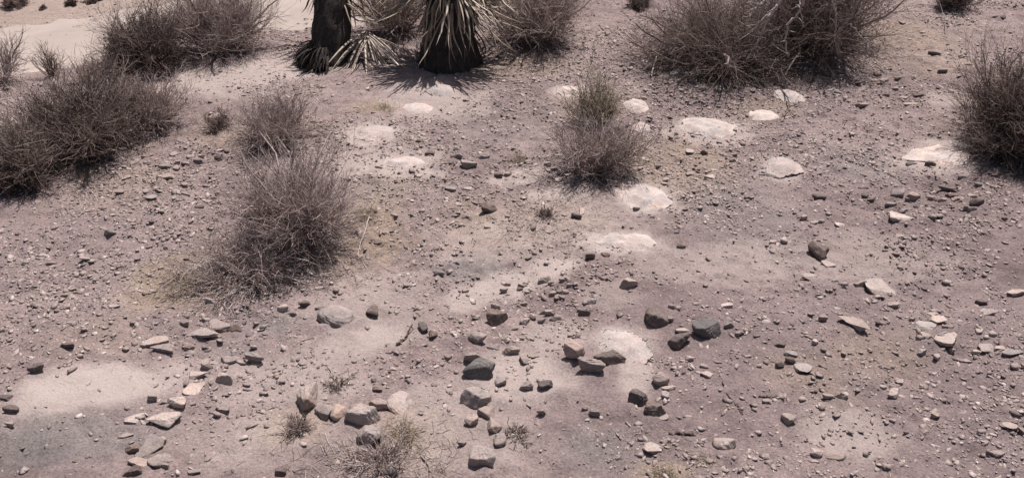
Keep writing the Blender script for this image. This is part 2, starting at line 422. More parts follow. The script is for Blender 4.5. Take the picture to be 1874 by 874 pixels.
def rock_shape(rng, sub, planes=13, sharp=22, rough=0.03, rounded=0.0):
    d, f = ICO[sub]
    n = rng.normal(size=(planes, 3)); n /= np.linalg.norm(n, axis=1)[:, None]
    off = rng.uniform(0.58, 1.0, planes)
    n[0] = (rng.normal(0, .16), rng.normal(0, .16), 1); n[0] /= np.linalg.norm(n[0]); off[0] = rng.uniform(.55, .75)
    q = np.maximum(d @ n.T, 0) / off[None]                 # 1/r along each plane
    q = np.maximum(q, 1e-3)
    inv = (q ** sharp).sum(1) ** (1 / sharp)
    r = 1 / np.maximum(inv, 0.62)
    r = r * (1 - rounded) + rounded
    ph = rng.uniform(0, 6.28, 9); k = rng.normal(size=(9, 3)) * np.array([3, 3, 4, 7, 7, 9, 15, 18, 22])[:, None]
    a = np.array([1, 1, .9, .7, .6, .6, .4, .4, .35])
    r = r + rough * (np.sin(d @ k.T + ph) * a).sum(1)
    return d * r[:, None], f

HR = {'a': 0.62, 'r': 0.62, 's': 0.26, 't': 0.9, 'w': 0.10, 'h': 0.36}
ROCKS = []

def rock(px, py, wpx, hpx, kind='a', tone='grey', label=None, group=None, turn=None, name=None):
    rng = np.random.default_rng(int(px * 131 + py * 7919 + wpx))
    p = P(px, py + (0.12 * hpx if kind != 'w' else 0)); k = ppm(p); th = down(p)
    Wd = wpx / k; Ht = Wd * HR[kind]
    if kind == 's': Ht = min(max(Ht, 0.016), 0.05)
    if kind == 'w': Ht = 0.030
    hh = hpx / k
    Ht = min(Ht, hh * 0.8 / math.cos(th))
    D = (hh - Ht * math.cos(th) * 0.75) / math.sin(th)
    D = float(np.clip(D, 0.5 * Wd, 2.2 * Wd))
    sub = 5 if wpx > 34 else (4 if wpx > 16 else 3)
    if kind == 'r': v, f = rock_shape(rng, sub, 11, 16, 0.020, 0.12)
    elif kind == 'h': v, f = rock_shape(rng, sub, 12, 8, 0.022, 0.5)
    elif kind == 'w': v, f = rock_shape(rng, 5, 11, 8, 0.05, 0.35)
    elif kind == 's': v, f = rock_shape(rng, sub, 9, 34, 0.028)
    else: v, f = rock_shape(rng, sub, 9, 34, 0.026)
    a = rng.uniform(0, 6.28) if kind != 'w' else 0
    c, s = math.cos(a), math.sin(a)
    v = v @ np.array([[c, -s, 0], [s, c, 0], [0, 0, 1]]).T
    e = (v.max(0) - v.min(0)) / 2; v = (v - (v.max(0) + v.min(0)) / 2) / e
    if kind == 's': v[:, 2] = np.clip(v[:, 2], -1, 0.55) / 0.78
    v = v * np.array([Wd / 2, D / 2, Ht * 0.62])
    tilt = rng.uniform(-0.16, 0.16, 2) if kind != 'w' else np.zeros(2)
    v[:, 2] += v[:, 0] * tilt[0] + v[:, 1] * tilt[1]
    if turn:
        c, s = math.cos(R_(turn)), math.sin(R_(turn))
        v = v @ np.array([[c, -s, 0], [s, c, 0], [0, 0, 1]]).T
    nm = name or {'a': 'rock', 'r': 'rounded_rock', 's': 'flat_stone', 't': 'rock', 'w': 'sunken_stone', 'h': 'low_boulder'}[kind]
    me = make_mesh(nm, v, tris=f, smooth_shade=True)
    zz = float(gz(p.x, p.y))
    if kind == 'w':
        rr2 = np.hypot(v[:, 0] / (Wd / 2), v[:, 1] / (D / 2))
        top = v[:, 2] > -0.002
        prof = 0.030 * (1 - smooth(.3, 1.0, rr2)) - 0.006 + 0.014 * fbm((v[:, 0] + p.x) * 10, (v[:, 1] + p.y) * 10, 4, 3, .5)
        v[:, 2] = np.where(top, .35 * (gz(v[:, 0] + p.x, v[:, 1] + p.y) - zz) + .65 * (macro(v[:, 0] + p.x, v[:, 1] + p.y) - float(macro(p.x, p.y))) + prof, v[:, 2] - .04)
        me = make_mesh(nm, v, tris=f, smooth_shade=True); z = zz
    else: z = zz + Ht * 0.62 * {'s': .45, 'h': .15, 'r': .42}.get(kind, .46)
    o = link(nm, me, M[tone], loc=(p.x, p.y, z))
    ROCKS.append((p.x, p.y, Wd / 2, D / 2, kind))
    return tag(o, label, {'w': 'stone', 's': 'stone'}.get(kind, 'rock'), group)

WHITE = "pale slabs sunk in the ground"
for a in [
    (1164, 192, 58, 30, 'w', 'white', 'bright white slab right beside the thin olive shrub top'),
    (1290, 234, 128, 46, 'w', 'slabgrey', 'widest smooth grey slab, right of the middle shrub'),
    (1440, 176, 66, 34, 'w', 'white', 'white slab with a dark twig lying across it'),
    (1400, 212, 68, 34, 'w', 'white', 'cream slab just below the one crossed by a twig'),
    (1430, 310, 74, 44, 'w', 'white', 'round pale slab alone below the two cream slabs'),
    (1178, 360, 104, 56, 'w', 'white', 'large white slab below the roots of the middle shrub'),
    (1148, 441, 142, 48, 'w', 'white', 'long white slab above the dark rubble bank'),
    (1725, 287, 150, 50, 'w', 'white', 'broad pink slab in front of the dark shrub at right edge'),
    (1172, 236, 46, 28, 'w', 'white', 'small white slab between the middle shrub and grey slab'),
    (765, 197, 76, 32, 'w', 'white', 'cream slab beside the olive grass patch below the yuccas'),
    (806, 165, 78, 30, 'w', 'slabgrey', 'pale slab touching the shadow tips of the skirted yucca'),
    (685, 240, 92, 38, 'w', 'white', 'pale slab right of the small grey shrub'),
    (740, 298, 110, 36, 'w', 'white', 'pinkish low slab with a dark chip, above the straw patch'),
    (1138, 632, 108, 74, 'w', 'white', 'big cream slab with dark rocks along its lower edge'),
    (1256, 132, 82, 22, 'w', 'slabgrey', 'thin grey slab below the tangled brush'),
    (1040, 165, 44, 24, 'w', 'white', 'small white slab left of the olive shrub top'),
]:
    rock(*a, group=WHITE)

# ---- rocks one can tell apart
for a in [
    (877, 688, 60, 38, 'r', 'basalt', 'largest dark grey boulder, low and smooth, in the rubble line'),
    (868, 660, 40, 24, 'a', 'grey', 'dark-fronted rock touching the back of the low grey boulder'),
    (874, 628, 36, 22, 'r', 'tan', 'smooth tan rock rimmed by shade behind the grey boulder'),
    (910, 585, 40, 32, 'a', 'dark', 'dark pointed rock on the left end of the rubble bank'),
    (934, 645, 36, 16, 'a', 'grey', 'wedge rock with shaded front right of the smooth tan rock'),
    (998, 710, 28, 22, 'a', 'dark', 'brown pointed rock alone right of the grey boulder'),
    (963, 713, 28, 14, 'a', 'grey', 'narrow stone lying slanted left of the brown pointed rock'),
    (916, 703, 22, 24, 'r', 'pale', 'small pale round rock touching the grey boulder on its right'),
    (871, 737, 58, 44, 'a', 'pale', 'pale flat-topped block at the top of the stacked rocks'),
    (890, 757, 34, 36, 'a', 'tan', 'tan cube-like rock wedged under the pale flat-topped block'),
    (905, 782, 30, 32, 'a', 'tan', 'brown rock on the right of the stacked rocks'),
    (863, 778, 26, 24, 'a', 'tan', 'small tilted rock on the left of the stacked rocks'),
    (915, 809, 24, 26, 'a', 'tan', 'small upright rock above the square pale block'),
    (883, 835, 50, 50, 'a', 'pale', 'square pale block with a dark left side at the bottom'),
    (1050, 656, 40, 46, 't', 'tan', 'upright tan rock left of the cream slab'),
    (1081, 679, 52, 32, 'a', 'grey', 'low grey rock in front of the cream slab'),
    (1116, 662, 60, 26, 'a', 'dark', 'dark jagged rock under the lower edge of cream slab'),
    (1201, 577, 44, 48, 'r', 'dark', 'tall two-toned rock, the upper left of the dark trio'),
    (1244, 624, 46, 36, 'r', 'dark', 'black rock with a pale dusty top, lowest of the dark trio'),
    (1292, 604, 56, 44, 'r', 'basalt', 'big blue-grey boulder, right one of the dark trio'),
    (1333, 597, 20, 12, 'a', 'grey', 'small stone close right of the blue-grey boulder'),
    (1250, 603, 28, 10, 's', 'pale', 'thin pale chip between the trio of dark rocks'),
    (1209, 698, 32, 24, 'r', 'grey', 'round brown-grey rock below the cream slab corner'),
    (1223, 709, 28, 12, 's', 'pale', 'thin pale flake leaning on the round brown-grey rock'),
    (1217, 723, 16, 18, 'a', 'pale', 'small pale chip below the leaning flake'),
    (1168, 736, 40, 32, 'a', 'dark', 'long dark wedge rock with a ridge, left of its pair'),
    (1197, 754, 42, 34, 'a', 'dark', 'dark wedge rock with a black hollow, right of its pair'),
    (1212, 762, 22, 18, 's', 'pale', 'pale triangular chip against the hollow dark wedge rock'),
    (1193, 818, 36, 24, 's', 'pale', 'pale square flagstone beside the ash patch'),
    (1326, 815, 44, 34, 'r', 'tan', 'rounded rock with black underside alone at the bottom'),
    (1498, 458, 36, 42, 't', 'dark', 'black angular rock standing with one bright face'),
    (1518, 479, 30, 14, 's', 'pale', 'pale flake at the foot of the standing black rock'),
    (1481, 503, 32, 20, 's', 'pale', 'pale tilted stone with black shadow below the standing rock'),
    (1609, 524, 52, 36, 's', 'pale', 'largest pale flagstone, propped up on a dark edge'),
    (1574, 521, 22, 16, 'a', 'tan', 'small tan stone left of the propped flagstone'),
    (1633, 559, 22, 9, 's', 'pale', 'thin pale stone below the propped flagstone'),
    (1562, 596, 62, 12, 's', 'tan', 'long narrow sliver of stone lying slanted below the flagstone', None, -38),
    (1694, 597, 44, 24, 's', 'pale', 'pale flagstone in front of an overlapping second one'),
    (1715, 587, 30, 18, 's', 'pale', 'pale flagstone overlapped by the one before it'),
    (1730, 626, 48, 28, 's', 'pale', 'pale flagstone with ragged dark underside below the overlapping two'),
    (1742, 640, 16, 12, 'a', 'tan', 'nub of stone at the corner of the ragged flagstone'),
    (1809, 571, 32, 11, 's', 'pale', 'pale oval flat stone by itself near the right edge'),
    (1805, 635, 28, 17, 's', 'pale', 'pale oval stone with dark rim near two thin stones'),
    (1829, 636, 20, 12, 's', 'tan', 'thin stone wedged right of the dark-rimmed oval stone'),
    (1851, 648, 38, 13, 's', 'pale', 'long pale flagstone at the right edge'),
    (1862, 528, 40, 16, 's', 'pale', 'pale ledge stone with a black underside at the right edge'),
    (1796, 551, 26, 12, 'a', 'dark', 'low black rock below the ledge stone'),
    (1633, 723, 26, 24, 'a', 'pale', 'bright chunk of stone alone on the lower right slope'),
    (1645, 699, 18, 12, 's', 'pale', 'pale flat chip above the bright chunk of stone'),
    (1846, 782, 34, 18, 's', 'pale', 'pale tilted stone near the lower right corner'),
    (1822, 832, 34, 15, 's', 'tan', 'tan flat stone nearest the lower right corner'),
    (1474, 672, 40, 26, 's', 'pale', 'crusty pale flagstone below two dark chips'),
    (1447, 648, 26, 14, 's', 'pale', 'pale chip above the crusty flagstone'),
    (1427, 632, 22, 10, 'a', 'dark', 'dark chip topmost above the crusty flagstone'),
    (1427, 668, 20, 14, 'a', 'dark', 'dark chip left of the crusty flagstone'),
    (1447, 661, 22, 12, 'a', 'dark', 'dark wedge touching the crusty flagstone'),
    (1540, 726, 26, 20, 'a', 'pale', 'pale knob of stone at the head of a sandy patch'),
    (1444, 766, 28, 26, 'a', 'tan', 'tan pointed rock with black side above the rounded rock'),
    (1493, 832, 22, 18, 'a', 'pale', 'pale chip left of the brown hump'),
    (1528, 836, 42, 20, 'h', 'tan', 'low brown hump of rock on the sandy patch'),
    (1498, 362, 28, 17, 'r', 'dark', 'dark round rock alone below the round pale slab'),
    (1641, 357, 28, 14, 'a', 'grey', 'grey rock at the left of the right-hand rubble row'),
    (1668, 364, 28, 18, 'r', 'tan', 'pale-topped rock with a scoop in the rubble row'),
    (1730, 350, 38, 12, 's', 'dark', 'long dark stone at the top of the rubble row'),
    (1745, 362, 24, 11, 'a', 'dark', 'dark stone under the long dark stone'),
    (1783, 379, 28, 17, 'r', 'dark', 'dark round rock at the right of the rubble row'),
    (1646, 402, 48, 12, 's', 'slabgrey', 'wide thin grey flagstone below the rubble row'),
    (1700, 306, 22, 11, 'a', 'dark', 'dark stone on the lower edge of the broad pink slab'),
    (1668, 301, 22, 9, 'a', 'dark', 'dark flat stone at the left tip of the broad pink slab'),
    (896, 387, 32, 22, 'a', 'dark', 'dark angular rock alone on the smooth soil in the middle'),
    (838, 277, 17, 10, 'a', 'grey', 'grey stone topmost of the little heap left of middle shrub'),
    (836, 289, 24, 13, 'a', 'grey', 'grey rock on the left of the little heap'),
    (858, 304, 32, 18, 'a', 'tan', 'tan rock in front of the little heap'),
    (884, 288, 26, 15, 'a', 'grey', 'grey rock on the right of the little heap'),
    (787, 284, 20, 10, 'a', 'dark', 'dark stone at the right end of the low pinkish slab'),
    (694, 309, 16, 7, 'a', 'dark', 'dark chip on the low pinkish slab'),
    (1246, 447, 20, 16, 'r', 'dark', 'small black rock at the right end of the long white slab'),
    (1055, 397, 20, 15, 'r', 'dark', 'small black rock below the middle shrub'),
    (803, 502, 22, 14, 'a', 'grey', 'small grey rock beside the ash patch in the middle'),
    (682, 568, 24, 24, 'r', 'dark', 'dark rock right of the big buff boulder'),
    (618, 579, 74, 50, 'h', 'pale', 'big buff half-buried boulder below the large grey shrub'),
    (775, 606, 20, 22, 'a', 'dark', 'black stone left one of a close pair beside a dark stick'),
    (793, 616, 18, 18, 'a', 'dark', 'black stone right one of a close pair beside a dark stick'),
    (657, 508, 16, 20, 'r', 'pale', 'pale egg-shaped stone below the straw patch'),
    (564, 726, 40, 64, 't', 'tan', 'tall leaning rock at the left end of the rock arc'),
    (593, 755, 36, 34, 'r', 'tan', 'rounded tan rock second in the rock arc'),
    (623, 757, 34, 36, 'r', 'tan', 'rounded tan rock third in the rock arc'),
    (649, 750, 24, 20, 'r', 'tan', 'small rock tucked behind the long pale boulder'),
    (664, 770, 68, 38, 'r', 'pale', 'long pale boulder in the middle of the rock arc'),
    (678, 803, 48, 46, 'r', 'pale', 'pale egg-like boulder over the dry twig clump'),
    (693, 741, 36, 30, 'r', 'tan', 'tan rock behind the long pale boulder on its right'),
    (734, 735, 54, 52, 'h', 'pale', 'large pink boulder at the right end of the rock arc'),
    (690, 716, 22, 12, 'a', 'dark', 'dark stone above the right end of the rock arc'),
    (712, 863, 34, 22, 'r', 'grey', 'grey rock half hidden in the dry twig clump'),
    (514, 860, 24, 18, 'a', 'dark', 'dark lump of rock at the bottom left of the twig clump'),
    (70, 680, 32, 20, 'a', 'dark', 'dark rock above the pale sand at lower left'),
    (126, 638, 28, 15, 'a', 'dark', 'dark wedge rock above the sand at lower left'),
    (24, 754, 28, 16, 'a', 'dark', 'dark stone beside the sand at the left edge'),
    (12, 730, 26, 10, 's', 'dark', 'dark flake above the stone at the left edge'),
    (246, 763, 38, 22, 's', 'pale', 'pale flagstone left of the largest one in the lower left group'),
    (302, 765, 60, 36, 's', 'pale', 'largest pale flagstone of the lower left group'),
    (240, 819, 34, 18, 'r', 'dark', 'black round rock at the left of the lower left group'),
    (274, 810, 46, 44, 's', 'tan', 'broad dull flagstone right of the black round rock'),
    (243, 864, 38, 18, 'a', 'dark', 'dark rock at the bottom edge of the lower left group'),
    (296, 838, 50, 38, 'h', 'tan', 'smooth low boulder below the broad dull flagstone'),
    (255, 842, 46, 26, 's', 'tan', 'smooth flat stone over the dark bottom rock'),
    (231, 793, 32, 15, 's', 'pale', 'small flat stone above the black round rock'),
    (326, 740, 36, 28, 'a', 'pale', 'pale diamond-shaped stone above the largest flagstone'),
    (355, 712, 40, 27, 's', 'pale', 'pale flagstone fifth up the rising line of stones'),
    (364, 690, 38, 20, 's', 'pale', 'pale flagstone with small rock sitting on its right end'),
    (381, 677, 22, 16, 'a', 'tan', 'small rock sitting on the end of a pale flagstone'),
    (410, 698, 34, 22, 'a', 'pale', 'pale rock with dark front right of the rising line'),
    (419, 666, 30, 19, 'a', 'pale', 'pale block near the top of the rising line of stones'),
    (468, 656, 36, 22, 'r', 'grey', 'grey round rock at the top right of the rising line'),
    (402, 591, 42, 24, 's', 'pale', 'pale ledge stone with dark front below the prostrate twigs'),
    (430, 601, 30, 14, 'a', 'dark', 'dark-fronted stone right of the pale ledge stone'),
    (366, 613, 70, 11, 's', 'pale', 'long thin pale stone below the pale ledge stone', None, 12),
    (287, 622, 50, 26, 's', 'pale', 'pale tilted flagstone left of the long thin stone'),
    (299, 637, 44, 17, 's', 'tan', 'flagstone with dark face in front of the tilted one'),
    (558, 557, 22, 15, 'r', 'dark', 'dark rock up left of the big buff boulder'),
    (519, 567, 22, 14, 'r', 'pale', 'pale round stone left of the big buff boulder'),
    (306, 324, 32, 14, 's', 'pale', 'largest pale flat stone of the scatter left of the shrub'),
    (302, 306, 26, 10, 's', 'tan', 'flat stone just behind the largest of the left scatter'),
    (279, 361, 22, 12, 's', 'pale', 'pale propped stone below the largest of the left scatter'),
    (400, 222, 38, 20, 'r', 'tan', 'pale-topped rock with dry tuft around it behind the shrubs'),
    (1710, 100, 26, 10, 'a', 'dark', 'dark flat rock above the upper right rubble'),
    (1725, 130, 22, 11, 'r', 'dark', 'dark round rock right of the upper right rubble'),
    (1825, 33, 30, 9, 'a', 'dark', 'dark low rock nearest the top right corner'),
    (1150, 525, 36, 20, 'r', 'tan', 'tan low rock at the right of the rubble bank'),
    (1069, 574, 24, 15, 'r', 'dark', 'dark oval rock right of the rubble bank'),
]:
    rock(*a[:7], group=a[7] if len(a) > 7 else None, turn=a[8] if len(a) > 8 else None)


# ---- small stones, told apart only by the place they lie in
PLACES = [(110, 660, 'near the pale sand at lower left'), (330, 740, 'among the rising line of flagstones'), (420, 590, 'below the twigs of the large grey shrub'), (320, 330, 'in the scatter left of the large grey shrub'),
          (140, 480, 'on the open stony soil at the left'), (620, 760, 'around the rock arc at bottom'), (880, 660, 'around the low dark grey boulder'), (990, 540, 'in the dark rubble bank'), (1090, 720, 'below the cream slab'),
          (1260, 620, 'around the trio of dark rocks'), (1480, 480, 'around the standing black rock'), (1740, 620, 'around the overlapping pale flagstones'), (1560, 770, 'on the lower right slope'), (1690, 370, 'in the rubble row below the pink slab'),
          (1600, 155, 'in the upper right rubble'), (1340, 170, 'below the tangled brush'), (870, 300, 'around the little heap left of the middle shrub'), (1250, 300, 'between the white slabs right of the middle shrub'), (1024, 305, 'in the white rubble at the foot of middle shrub'),
          (640, 250, 'behind the large grey shrub'), (720, 480, 'on the soil below the straw patch'), (640, 170, 'on the bare ground before the yuccas')]
TW = {'pale': 'pale', 'white': 'white', 'tan': 'tan', 'grey': 'grey', 'dark': 'dark', 'basalt': 'dark'}
SW = {'a': 'angular', 's': 'flat', 'r': 'rounded', 't': 'angular'}
def small(px, py, wpx, hpx, kind, tone):
    if tone == 'dark' and (int(px) * 7 + int(py)) % 3: tone = 'grey'
    if tone == 'grey' and (int(px) + int(py)) % 3 == 0: tone = 'tan'
    d = [((px - a) ** 2 + (1.4 * (py - b)) ** 2, c) for a, b, c in PLACES]
    ph = min(d)[1]
    rock(px, py, wpx, hpx, kind, tone, f"small {TW[tone]} {SW[kind]} stone {ph}", f"small stones {ph}", name='small_stone')

for a in [(376, 666, 20, 12, 's', 'tan'), (392, 667, 18, 10, 's', 'pale'), (279, 729, 20, 12, 'a', 'grey'), (302, 735, 18, 10, 's', 'tan'), (301, 852, 20, 13, 'a', 'grey'), (355, 860, 24, 12, 's', 'tan'), (410, 749, 24, 10, 's', 'tan'),
          (397, 758, 16, 12, 'a', 'tan'), (297, 799, 16, 14, 'a', 'pale'), (537, 575, 14, 10, 'a', 'dark'), (587, 568, 22, 12, 'a', 'dark'), (585, 527, 17, 9, 's', 'pale'), (554, 531, 13, 9, 's', 'pale'), (346, 634, 20, 12, 'a', 'dark'),
          (376, 638, 12, 9, 'a', 'dark'), (385, 552, 20, 14, 'a', 'dark'), (211, 562, 20, 10, 's', 'pale'), (230, 638, 14, 7, 'a', 'dark'), (263, 632, 14, 9, 'a', 'dark'), (158, 479, 22, 9, 's', 'tan'), (204, 433, 22, 10, 'a', 'dark'), (95, 480, 18, 8, 'a', 'dark'),
          (902, 641, 26, 12, 's', 'tan'), (959, 660, 17, 22, 'a', 'tan'), (977, 650, 26, 14, 's', 'tan'), (819, 656, 17, 16, 'r', 'grey'), (846, 818, 17, 10, 'a', 'dark'), (990, 757, 18, 10, 'a', 'grey'), (1087, 758, 22, 11, 'a', 'grey'), (1070, 749, 13, 9, 'a', 'dark'),
          (960, 589, 20, 18, 'a', 'grey'), (951, 525, 14, 12, 'a', 'dark'), (1080, 468, 19, 12, 'a', 'dark'), (1107, 465, 20, 9, 'a', 'dark'), (1020, 582, 15, 12, 'a', 'grey'), (991, 585, 15, 12, 'a', 'dark'), (1020, 545, 14, 12, 'a', 'dark'), (1229, 563, 17, 10, 'a', 'dark'),
          (1226, 584, 13, 12, 'a', 'dark'), (1262, 654, 15, 14, 'r', 'pale'), (1288, 670, 17, 10, 's', 'pale'), (1293, 684, 24, 18, 's', 'pale'), (1354, 610, 18, 10, 'a', 'dark'), (1330, 557, 24, 9, 's', 'pale'), (1604, 547, 17, 8, 's', 'pale'),
          (1435, 438, 16, 13, 'a', 'white'), (1414, 445, 15, 7, 's', 'pale'), (1538, 407, 20, 9, 's', 'white'), (1646, 434, 20, 9, 's', 'tan'), (1504, 582, 17, 14, 'a', 'tan'), (1815, 611, 15, 12, 'a', 'pale'), (1793, 605, 16, 10, 's', 'pale'),
          (1686, 648, 19, 14, 'a', 'pale'), (1714, 654, 15, 13, 'a', 'pale'), (1767, 655, 26, 9, 's', 'tan'), (1854, 674, 15, 14, 'a', 'pale'), (1707, 571, 24, 9, 's', 'pale'), (1616, 708, 14, 12, 'a', 'pale'), (1870, 789, 16, 14, 'a', 'dark'), (1657, 793, 14, 9, 'a', 'tan'),
          (1711, 760, 18, 14, 'r', 'dark'), (1514, 727, 22, 12, 'a', 'tan'), (1490, 633, 16, 13, 'a', 'pale'), (1402, 739, 18, 10, 's', 'tan'), (1471, 395, 14, 10, 'a', 'pale'), (1491, 404, 15, 8, 'a', 'pale'), (1503, 401, 15, 8, 'a', 'dark'),
          (1705, 367, 16, 12, 'a', 'dark'), (1776, 391, 18, 11, 'a', 'dark'), (1579, 345, 18, 9, 'a', 'dark'), (1582, 362, 15, 8, 'a', 'dark'), (1629, 379, 22, 9, 'a', 'grey'), (1653, 388, 18, 8, 'a', 'dark'), (1713, 399, 24, 9, 's', 'tan'), (1837, 401, 14, 10, 'a', 'dark'),
          (1789, 342, 14, 9, 'a', 'dark'), (1761, 325, 16, 9, 'a', 'grey'), (1778, 363, 18, 10, 'a', 'pale'), (896, 270, 15, 9, 'a', 'grey'), (929, 317, 17, 10, 'a', 'grey'), (912, 321, 17, 9, 'a', 'dark'), (825, 352, 22, 9, 'a', 'dark'), (859, 351, 22, 10, 's', 'pale'),
          (966, 291, 14, 8, 's', 'pale'), (1065, 386, 12, 18, 'a', 'pale'), (1650, 43, 16, 8, 'a', 'pale'), (1770, 122, 16, 8, 'a', 'grey'), (1646, 144, 22, 11, 'a', 'grey'), (1608, 149, 36, 10, 's', 'tan'), (1577, 168, 22, 10, 'a', 'grey'), (1538, 139, 14, 9, 'a', 'pale'),
          (1533, 172, 16, 8, 'a', 'dark'), (1580, 194, 32, 9, 's', 'tan'), (1679, 172, 22, 9, 's', 'dark'), (1653, 178, 18, 8, 's', 'dark'), (1601, 137, 18, 9, 'a', 'dark'), (1667, 190, 30, 7, 's', 'tan'), (366, 381, 20, 9, 'a', 'dark'), (296, 390, 15, 8, 'a', 'pale'),
          (403, 278, 16, 7, 's', 'pale'), (400, 293, 16, 9, 'a', 'dark'), (364, 297, 18, 9, 'a', 'grey'), (349, 291, 16, 8, 's', 'tan'), (20, 780, 18, 10, 'a', 'grey'), (1300, 322, 24, 8, 's', 'pale'), (1165, 380, 14, 8, 'a', 'grey')]:
    small(*a)
rs = np.random.default_rng(77)
for cx, cy, rx, ry, n, kinds, tones in [(305, 335, 110, 58, 26, 'sssa', ['tan', 'pale', 'tan', 'grey']), (990, 545, 95, 40, 22, 'aaa', ['dark', 'grey', 'grey', 'tan']), (1330, 165, 180, 30, 16, 'aas', ['grey', 'tan', 'dark']),
                                        (1690, 372, 110, 32, 12, 'aas', ['dark', 'tan', 'grey']), (1600, 158, 90, 28, 10, 'sa', ['tan', 'dark', 'pale']), (1026, 303, 26, 26, 16, 'aas', ['white', 'white', 'pale']), (1755, 620, 110, 60, 8, 'ssa', ['pale', 'tan']),
                                        (1240, 295, 110, 40, 8, 'sa', ['tan', 'dark', 'pale']), (400, 620, 100, 50, 8, 'sa', ['pale', 'tan', 'dark'])]:
    for _ in range(n):
        r, t = math.sqrt(rs.uniform()), rs.uniform(0, 6.28)
        s = rs.uniform(9, 17) * (0.8 + 0.4 * (cy / 500))
        small(cx + rx * r * math.cos(t), cy + ry * r * math.sin(t), s, s * rs.uniform(.5, .75), kinds[rs.integers(len(kinds))], tones[rs.integers(len(tones))])

# soil banked against the larger rocks
Zb = Z.copy()
for rx, ry, wa, da, kd in ROCKS:
    if kd in 'ws' or wa < 0.025: continue
    i0, i1 = np.searchsorted(gx, (rx - wa - .12, rx + wa + .12)); j0, j1 = np.searchsorted(gy, (ry - da - .12, ry + da + .12))
    sx, sy = X[j0:j1, i0:i1], Y[j0:j1, i0:i1]
    q = np.hypot(np.maximum(np.abs(sx - rx) - wa * .7, 0), np.maximum(np.abs(sy - ry) - da * .7, 0)) / (.035 + .25 * wa)
    Zb[j0:j1, i0:i1] = np.maximum(Zb[j0:j1, i0:i1], Z[j0:j1, i0:i1] + min(.018, wa * .22) * np.exp(-q ** 2) * (.7 + 1.2 * vnoise(sx * 30, sy * 30, 3)))
gme.vertices.foreach_set("co", np.ascontiguousarray(np.stack([X, Y, Zb], -1).reshape(-1, 3), dtype=np.float32).ravel()); gme.update()

# ------------------------------------------------------------------ gravel (uncountable)
def gravel(n, smin, smax, seed, yfar, power, name, coverage, label, flatness=(.28, .62), sink=.18, tb=2.2, patchy=.85):
    rng = np.random.default_rng(seed)
    N = n * 5
    yy = np.sqrt(rng.uniform(2.2 ** 2, yfar ** 2, N)); xx = rng.uniform(-1, 1, N) * (yy * 0.66 + 0.9)
    den = coverage + 1.25 * mask(E_STONY, xx, yy, .7, 40, .6) + patchy * smooth(0.0, 0.24, fbm(xx * 1.8, yy * 1.8, 21, 4, .6))
    den = den * (1 - 0.78 * mask(E_SAND, xx, yy, .35, 50)) * (1 - 0.5 * mask(E_STRAW, xx, yy, .5, 70, .8))
    den = den * (1 - 0.85 * smooth(0.1, 1.0, rim_dist(xx, yy)))
    keep = rng.uniform(0, 1.6, N) < den
    xx, yy = xx[keep][:n], yy[keep][:n]; N = len(xx)
    clear = np.ones(N, bool)
    for rx, ry, wa, da, kd in ROCKS:
        if kd == 'w': clear &= ~((((xx - rx) / wa) ** 2 + ((yy - ry) / da) ** 2 < .72) & (rng.uniform(0, 1, N) < .93))
    xx, yy = xx[clear], yy[clear]; N = len(xx)
    s = smin * (1 - rng.uniform(0, 1, N) * (1 - (smin / smax) ** power)) ** (-1 / power)
    T = [rock_shape(rng, 1, 7, 40, 0.0)[0] * np.array([1, rng.uniform(.55, 1), 1]) + rng.normal(0, .13, (12, 3)) for _ in range(40)]
    f = ICO[1][1]; nv = len(T[0])
    V = np.stack(T)[rng.integers(0, 40, N)]
    asp = np.stack([rng.uniform(.8, 1.25, N), rng.uniform(.65, 1.05, N), rng.uniform(*flatness, N)], 1)
    V = V * asp[:, None, :] * (s / 2)[:, None, None]
    az = rng.uniform(0, 6.283, N); c, sn = np.cos(az), np.sin(az)
    tx, ty = rng.normal(0, .22, N), rng.normal(0, .22, N)
    x0 = V[..., 0] * c[:, None] - V[..., 1] * sn[:, None]; y0 = V[..., 0] * sn[:, None] + V[..., 1] * c[:, None]
    z0 = V[..., 2] + x0 * tx[:, None] + y0 * ty[:, None]
    zz = gz(xx, yy) + s * asp[:, 2] * sink
    V = np.stack([x0 + xx[:, None], y0 + yy[:, None], z0 + zz[:, None]], -1).reshape(-1, 3)
    Fc = (f[None] + (np.arange(N) * nv)[:, None, None]).reshape(-1, 3)
    tone = np.clip(rng.beta(tb, tb * .75, N) + 0.05 + 0.10 * fbm(xx * 2, yy * 2, 9, 2) - 0.14 * mask(E_DARK, xx, yy, .6, 80, .8), 0, 1)
    me = make_mesh(name, V, tris=Fc, tone=np.repeat(tone, nv))
    return tag(link(name, me, M['gravel']), label, "gravel", kind="stuff")
gravel(120000, 0.0052, 0.036, 5, 11.5, 1.9, "gravel", 0.16, "loose fine gravel and chips strewn over the desert soil")
gravel(48000, 0.014, 0.044, 6, 11.5, 2.2, "soil_clods", 0.14, "crumbly clods and half buried chips of the desert soil", (.2, .4), .04, 5.0)

# ------------------------------------------------------------------ twigs
def grow(start, d, length, npt, wander, up, rng):
    N = len(start); pts = np.zeros((N, npt, 3)); pts[:, 0] = start
    step = (length / (npt - 1))[:, None]
    for i in range(1, npt):
        d = d + rng.normal(0, wander, (N, 3)); d[:, 2] += up
        d /= np.linalg.norm(d, axis=1)[:, None]
        pts[:, i] = pts[:, i - 1] + d * step
    return pts

